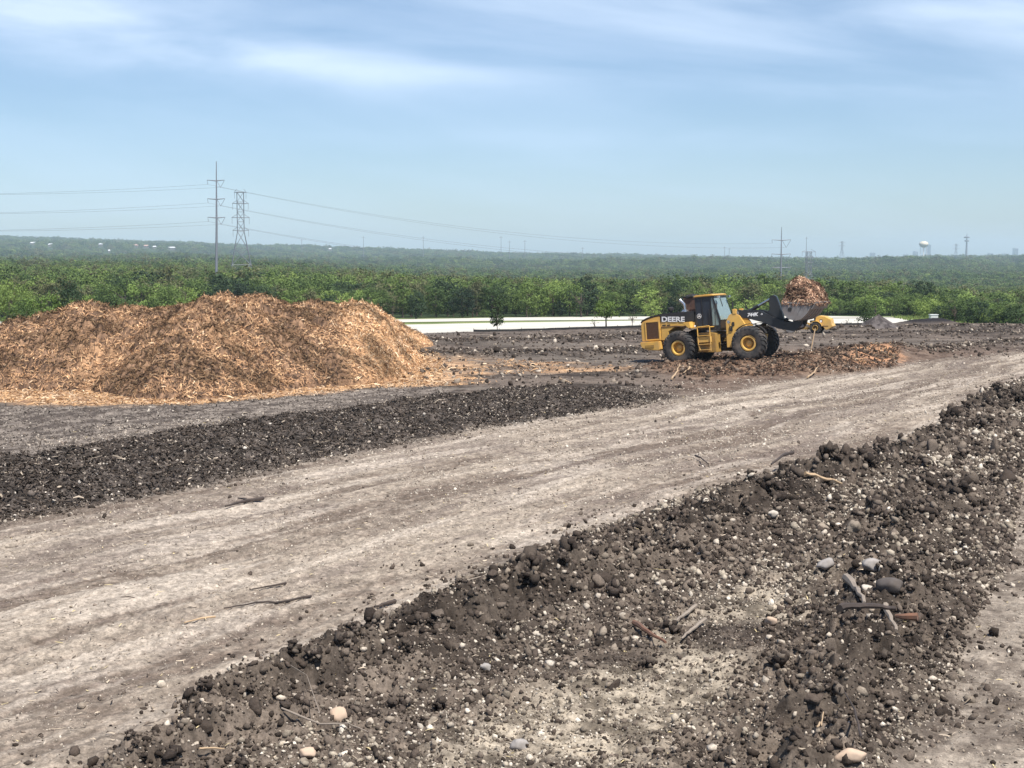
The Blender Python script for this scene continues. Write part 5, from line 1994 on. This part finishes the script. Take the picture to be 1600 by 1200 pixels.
# ------------------------------------------------------------------ power line
def pole(px, ty, d, arm_y, arm_half, rad, label, lean=0, cat='power pole'):
    X = (px - 800) / F * d
    z0 = gzf(X, d)
    top = at(px, ty, d).z
    root = empty('steel_pole', (X, d, z0), 0, label, cat, None)
    H = top - z0
    MB().tube([(lean * -.02 * H, 0, -1), (0, 0, H * .5), (lean * .01 * H, 0, H)], [rad * 1.5, rad, rad * .35], 12).build('shaft', GALV, root, smooth=True)
    tips = []
    for ay in arm_y:
        z = at(px, ay, d).z - z0
        mb = MB()
        mb.tube([(-arm_half, 0, z + .25), (0, 0, z), (arm_half, 0, z + .25)], [.10, .2, .10], 8)
        mb.build('crossarm', GALV, root, smooth=True)
        for s in (-1, 1):
            mb = MB()
            if s < 0:
                mb.tube([(-arm_half, 0, z + .2), (-arm_half + .2, 0, z - 1.2)], .07, 6)
                mb.build('insulator', GALV, root)
                tips.append(Vector((X - arm_half + .2, d, z0 + z - 1.2)))
                continue
            xm = s * arm_half * .52
            zb = z - arm_half * .75
            mb.tube([(s * arm_half, 0, z + .2), (xm, 0, zb)], .07, 6)
            mb.tube([(s * .3, 0, z), (xm, 0, zb)], .07, 6)
            mb.build('insulator', GALV, root)
            tips.append(Vector((X + xm, d, z0 + zb)))
    return root, tips


_, t1 = pole(341, 252, 500, (282.5, 311.5, 340.5), 2.9, .36, 'tall grey steel power pole with three crossarms, the highest on the left', .6)
_, t2 = pole(1219, 355, 640, (375.5, 397.5, 418.5), 4.1, .34, 'grey steel power pole with three crossarms behind the loader boom')


def lattice(px, ty, d, base_w, waist, waist_y, arms, label, top_w=None, r=.16):
    X = (px - 800) / F * d
    z0 = gzf(X, d)
    ztop = at(px, ty, d).z - z0
    zw = at(px, waist_y, d).z - z0
    root = empty('lattice_tower', (X, d, z0), R(12), label, 'pylon')
    lv = [(0, base_w)]
    k = 3
    for i in range(1, k + 1):
        t = i / k
        lv.append((zw * t, base_w + (waist - base_w) * t))
    m = max(3, int((ztop - zw) / (waist * 1.2)))
    m = min(m, 7)
    for i in range(1, m + 1):
        lv.append((zw + (ztop - zw) * i / m, waist))
    legs = MB()
    br = MB()
    cor = [(-1, -1), (1, -1), (1, 1), (-1, 1)]
    for (za, wa), (zb, wb) in zip(lv[:-1], lv[1:]):
        for i in range(4):
            a = cor[i]
            b = cor[(i + 1) % 4]
            pa = (a[0] * wa / 2, a[1] * wa / 2, za)
            pb = (a[0] * wb / 2, a[1] * wb / 2, zb)
            qa = (b[0] * wa / 2, b[1] * wa / 2, za)
            qb = (b[0] * wb / 2, b[1] * wb / 2, zb)
            legs.tube([pa, pb], r, 4)
            br.tube([pa, qb], r * .55, 4)
            br.tube([qa, pb], r * .55, 4)
            br.tube([pb, qb], r * .55, 4)
    legs.build('tower_leg', GALV, root)
    br.build('bracing', GALV, root)
    for ay, hw in arms:
        z = at(px, ay, d).z - z0
        mb = MB()
        for y_ in (-waist / 2, waist / 2):
            mb.tube([(-hw, 0, z), (-waist / 2, y_, z), (waist / 2, y_, z), (hw, 0, z)], r * .8, 4)
        for s in (-1, 1):
            mb.tube([(s * hw, 0, z), (s * waist / 2, 0, z + 1.6)], r * .6, 4)
        mb.build('crossarm', GALV, root)
        for s in (-1, 1):
            MB().tube([(s * hw * .95, 0, z), (s * hw * .95, 0, z - 3)], r * .5, 4).build('insulator', GALV, root)
    return root


lattice(378.5, 300, 720, 12, 3.2, 362, [(300.5, 2.9), (318, 3.9), (340, 4.3), (360, 3.9)], 'lattice transmission tower right of the tall steel pole', r=.15)
lattice(1262, 393, 1000, 9, 3.0, 425, [(393.5, 5), (402, 3.5), (410, 3.5)], 'lattice transmission tower just right of the steel pole above the bucket', r=.16)

lattice(1313.5, 377, 3300, 14, 3.2, 390, [(379, 8), (384, 8)], 'faint pylon on the skyline right of the loader', r=.2)
lattice(1491, 381, 4300, 16, 4, 391, [(383, 10), (388, 10)], 'faint pylon on the skyline right of the water tower', r=.26)
for x, ty, d, lab in ((1258, 370, 1050, 'slim grey pole just behind the lattice tower above the bucket'), (473, 373, 3600, 'first faint pole from the left on the skyline'), (569, 369, 3400, 'faint skyline pole left of the white far roof gap'),
                      (662, 369, 3300, 'faint skyline pole above the treeline left of centre'), (783, 369, 3000, 'taller faint skyline pole at centre'),
                      (796, 376, 3300, 'shorter dark pole just right of the tall centre pole'), (820, 375, 3300, 'thin skyline pole right of the two centre poles'),
                      (1131, 385, 3600, 'short faint pole on the skyline left of the boom'), (1138, 387, 3800, 'shortest faint pole beside its twin on the skyline'),
                      (910, 386, 3600, 'small faint pole on the skyline right of centre')):
    X = (x - 800) / F * d
    z0 = gzf(X, d)
    H = at(x, ty, d).z - z0
    root = empty('power_pole', (X, d, z0), 0, lab, 'power pole')
    q_ = d / 3400
    MB().tube([(0, 0, 0), (0, 0, H)], [.8 * q_, .45 * q_], 6).build('shaft', GALV, root)
    MB().tube([(-4 * q_, 0, H - 3 * q_), (4 * q_, 0, H - 3 * q_)], .3 * q_, 5).build('crossarm', GALV, root)


def wire(a, b, sag, label, r=.027):
    mb = MB()
    n = 28
    pts = []
    for i in range(n + 1):
        t = i / n
        p = a.lerp(b, t) - a
        p.z -= 4 * sag * t * (1 - t)
        pts.append(p)
    mb.tube(pts, r, 5)
    o = mb.build('power_line', WIRE)
    o.location = a
    tag(o, label, 'power line', 'conductors of the power line')


names = ['top', 'middle', 'lowest']
for i in range(3):
    for s in (0, 1):
        side = 'near' if s == 0 else 'far'
        a = t1[i * 2 + s]
        b = t2[i * 2 + s]
        wire(a, b, 6.2, '%s wire sagging right from the %s arm end of the tall left pole' % (names[i], 'left' if s == 0 else 'right'))
        y0 = (302, 333, 358)[i] + s * 2 - 3
        wire(a, at(-420, y0 + 4 - s * 5, 430), 1.6, '%s wire running left out of view from the %s arm end of the tall pole' % (names[i], 'left' if s == 0 else 'right'))

# ------------------------------------------------------------------ water tower, mast, far buildings, houses
p = at(1443, 398, 4200)
wt = empty('water_tower', (p.x, p.y, p.z - 25), 0, 'cream domed water tower rising over the hill at right', 'water tower')
H = 25 + (398 - 377) / F * 4200
zb = H - 21
MB().lathe_z([(0, H), (6, H - .6), (11, H - 3.2), (13, H - 7), (12.6, H - 11), (9, H - 15.5), (4, H - 18), (2.2, H - 19), (0, H - 19)], 32).build('tank', CREAM, wt, smooth=True)
mb = MB()
mb.lathe_z([(2.0, H - 17), (1.6, 10), (2.2, 0)], 16)
mb.build('riser', PAINTW, wt, smooth=True)
for k_ in range(6):
    a = k_ * math.pi / 3 + .2
    MB().tube([(9.6 * math.cos(a), 9.6 * math.sin(a), H - 14), (11 * math.cos(a), 11 * math.sin(a), 0)], .45, 6).build('leg', PAINTW, wt)

p = at(1510, 398, 4500)
mt = empty('telecom_mast', (p.x, p.y, p.z - 25), 0, 'grey telecom mast with two round antenna decks on the hill at far right', 'mast')
H = 25 + 33 / F * 4500
MB().tube([(0, 0, 0), (0, 0, H * .6), (0, 0, H)], [4.2, 2.6, .6], 8).build('shaft', GALV, mt, smooth=True)
for y_, r_ in ((371, 8.8), (376.5, 7.2)):
    z = 25 + (398 - y_) / F * 4500
    MB().lathe_z([(0, z - 2.6), (r_ * .7, z - 2.4), (r_, z - 1), (r_, z + 1), (r_ * .6, z + 2.4), (0, z + 2.6)], 18).build('antenna_deck', GALV, mt, smooth=True)

for x, ty, w_, lab in ((1363, 394.5, 7, 'faint blue office block on the skyline left of the water tower'), (1430, 392.5, 6, 'faint small office block just left of the water tower'),
                       (1450, 382, 5.5, 'tall faint tower block directly behind the water tower'), (1415, 397, 7, 'low faint block on the skyline between office block and water tower'),
                       (1547, 395.5, 7, 'low faint block right of the telecom mast'), (1571, 396, 9, 'wide low faint block near the right edge of the skyline'),
                       (1586, 387.5, 6.5, 'tall faint tower block at the right end of the skyline')):
    d = 8600
    s = d / F
    p = at(x, 410, d)
    H = (410 - ty) * s
    b = empty('office_tower', (p.x, d, p.z), R(8), lab, 'building')
    hw = w_ * s / 2
    MB().box(-hw, hw, -12, 12, 0, H - 2).build('wall', CONC, b)
    MB().box(-hw * .6, hw * .6, -7, 7, H - 1.998, H + 1).build('roof', CONC, b)
    for k_ in range(3):
        MB().box(-hw * .9 + k_ * hw * .63, -hw * .9 + k_ * hw * .63 + hw * .45, -12.6, -12.01, 3, H - 4).build('window', DGLASS, b)

HOUSE_N = 0
for x, y, d, w_, rm, lab in ((55, 379, 3000, 13, ROOFW, 'white-roofed house, leftmost on the left ridge'), (82, 381.5, 3000, 10, ROOFW, 'second white-roofed house from the left on the ridge'),
                             (160, 379.5, 3200, 7, ROOFW, 'small pale house in the middle of the left ridge'), (214, 381.5, 3200, 12, ROOFP, 'pink-roofed house on the ridge left of the steel pole'),
                             (231, 383.5, 3150, 12, ROOFP, 'larger pink-walled house beside the pink-roofed one'), (244, 385, 3150, 8, ROOFW, 'small white house right of the pink houses'),
                             (270, 386.5, 3100, 19, ROOFW, 'long white-roofed house nearest the steel pole'), (517, 388.5, 3300, 9, ROOFW, 'lone small white building on the ridge left of centre'),
                             (173, 393, 2400, 4, ROOFW, 'tiny pale shed below the ridge houses'), (1366, 431, 1400, 4, ROOFW, 'tiny pale shed in the woods below the skyline at right')):
    hi_ = HOUSE_N
    HOUSE_N += 1
    d = HOUSES[hi_]
    p = Vector((HOUSE_X[hi_], d, 0))
    zg = gzf(p.x, d)
    Hh_ = 5.5
    b = empty('house', (p.x, d, zg), R(random.uniform(-20, 20)), lab, 'house')
    hw = w_ / 2
    MB().box(-hw, hw, -4.5, 4.5, 0, Hh_).build('wall', HWALL, b)
    MB().add([(-hw - .6, -5.2, Hh_ + .003), (hw + .6, -5.2, Hh_ + .003), (hw + .6, 5.2, Hh_ + .003), (-hw - .6, 5.2, Hh_ + .003), (-hw * .8, 0, Hh_ + 3), (hw * .8, 0, Hh_ + 3)],
             [(0, 1, 5, 4), (2, 3, 4, 5), (0, 4, 3), (1, 2, 5), (0, 3, 2, 1)]).build('roof', rm, b)
    MB().box(-hw * .4, -hw * .1, -4.56, -4.51, Hh_ - 2.2, Hh_ - 1).build('window', DGLASS, b)

# ------------------------------------------------------------------ haze
hz = MB().box(-9000, 9000, -60, 9200, -90, 105).build('haze', None)
hz.data.materials.clear()
hm = bpy.data.materials.new('haze')
hm.use_nodes = True
hn = hm.node_tree.nodes
hn.remove(hn['Principled BSDF'])
pv = hn.new('ShaderNodeVolumePrincipled')
pv.inputs['Color'].default_value = (.70, .87, 1.0, 1)
pv.inputs['Density'].default_value = .000115
pv.inputs['Anisotropy'].default_value = 0
hm.node_tree.links.new(pv.outputs[0], hn['Material Output'].inputs['Volume'])
hz.data.materials.append(hm)
tag(hz, kind='stuff')
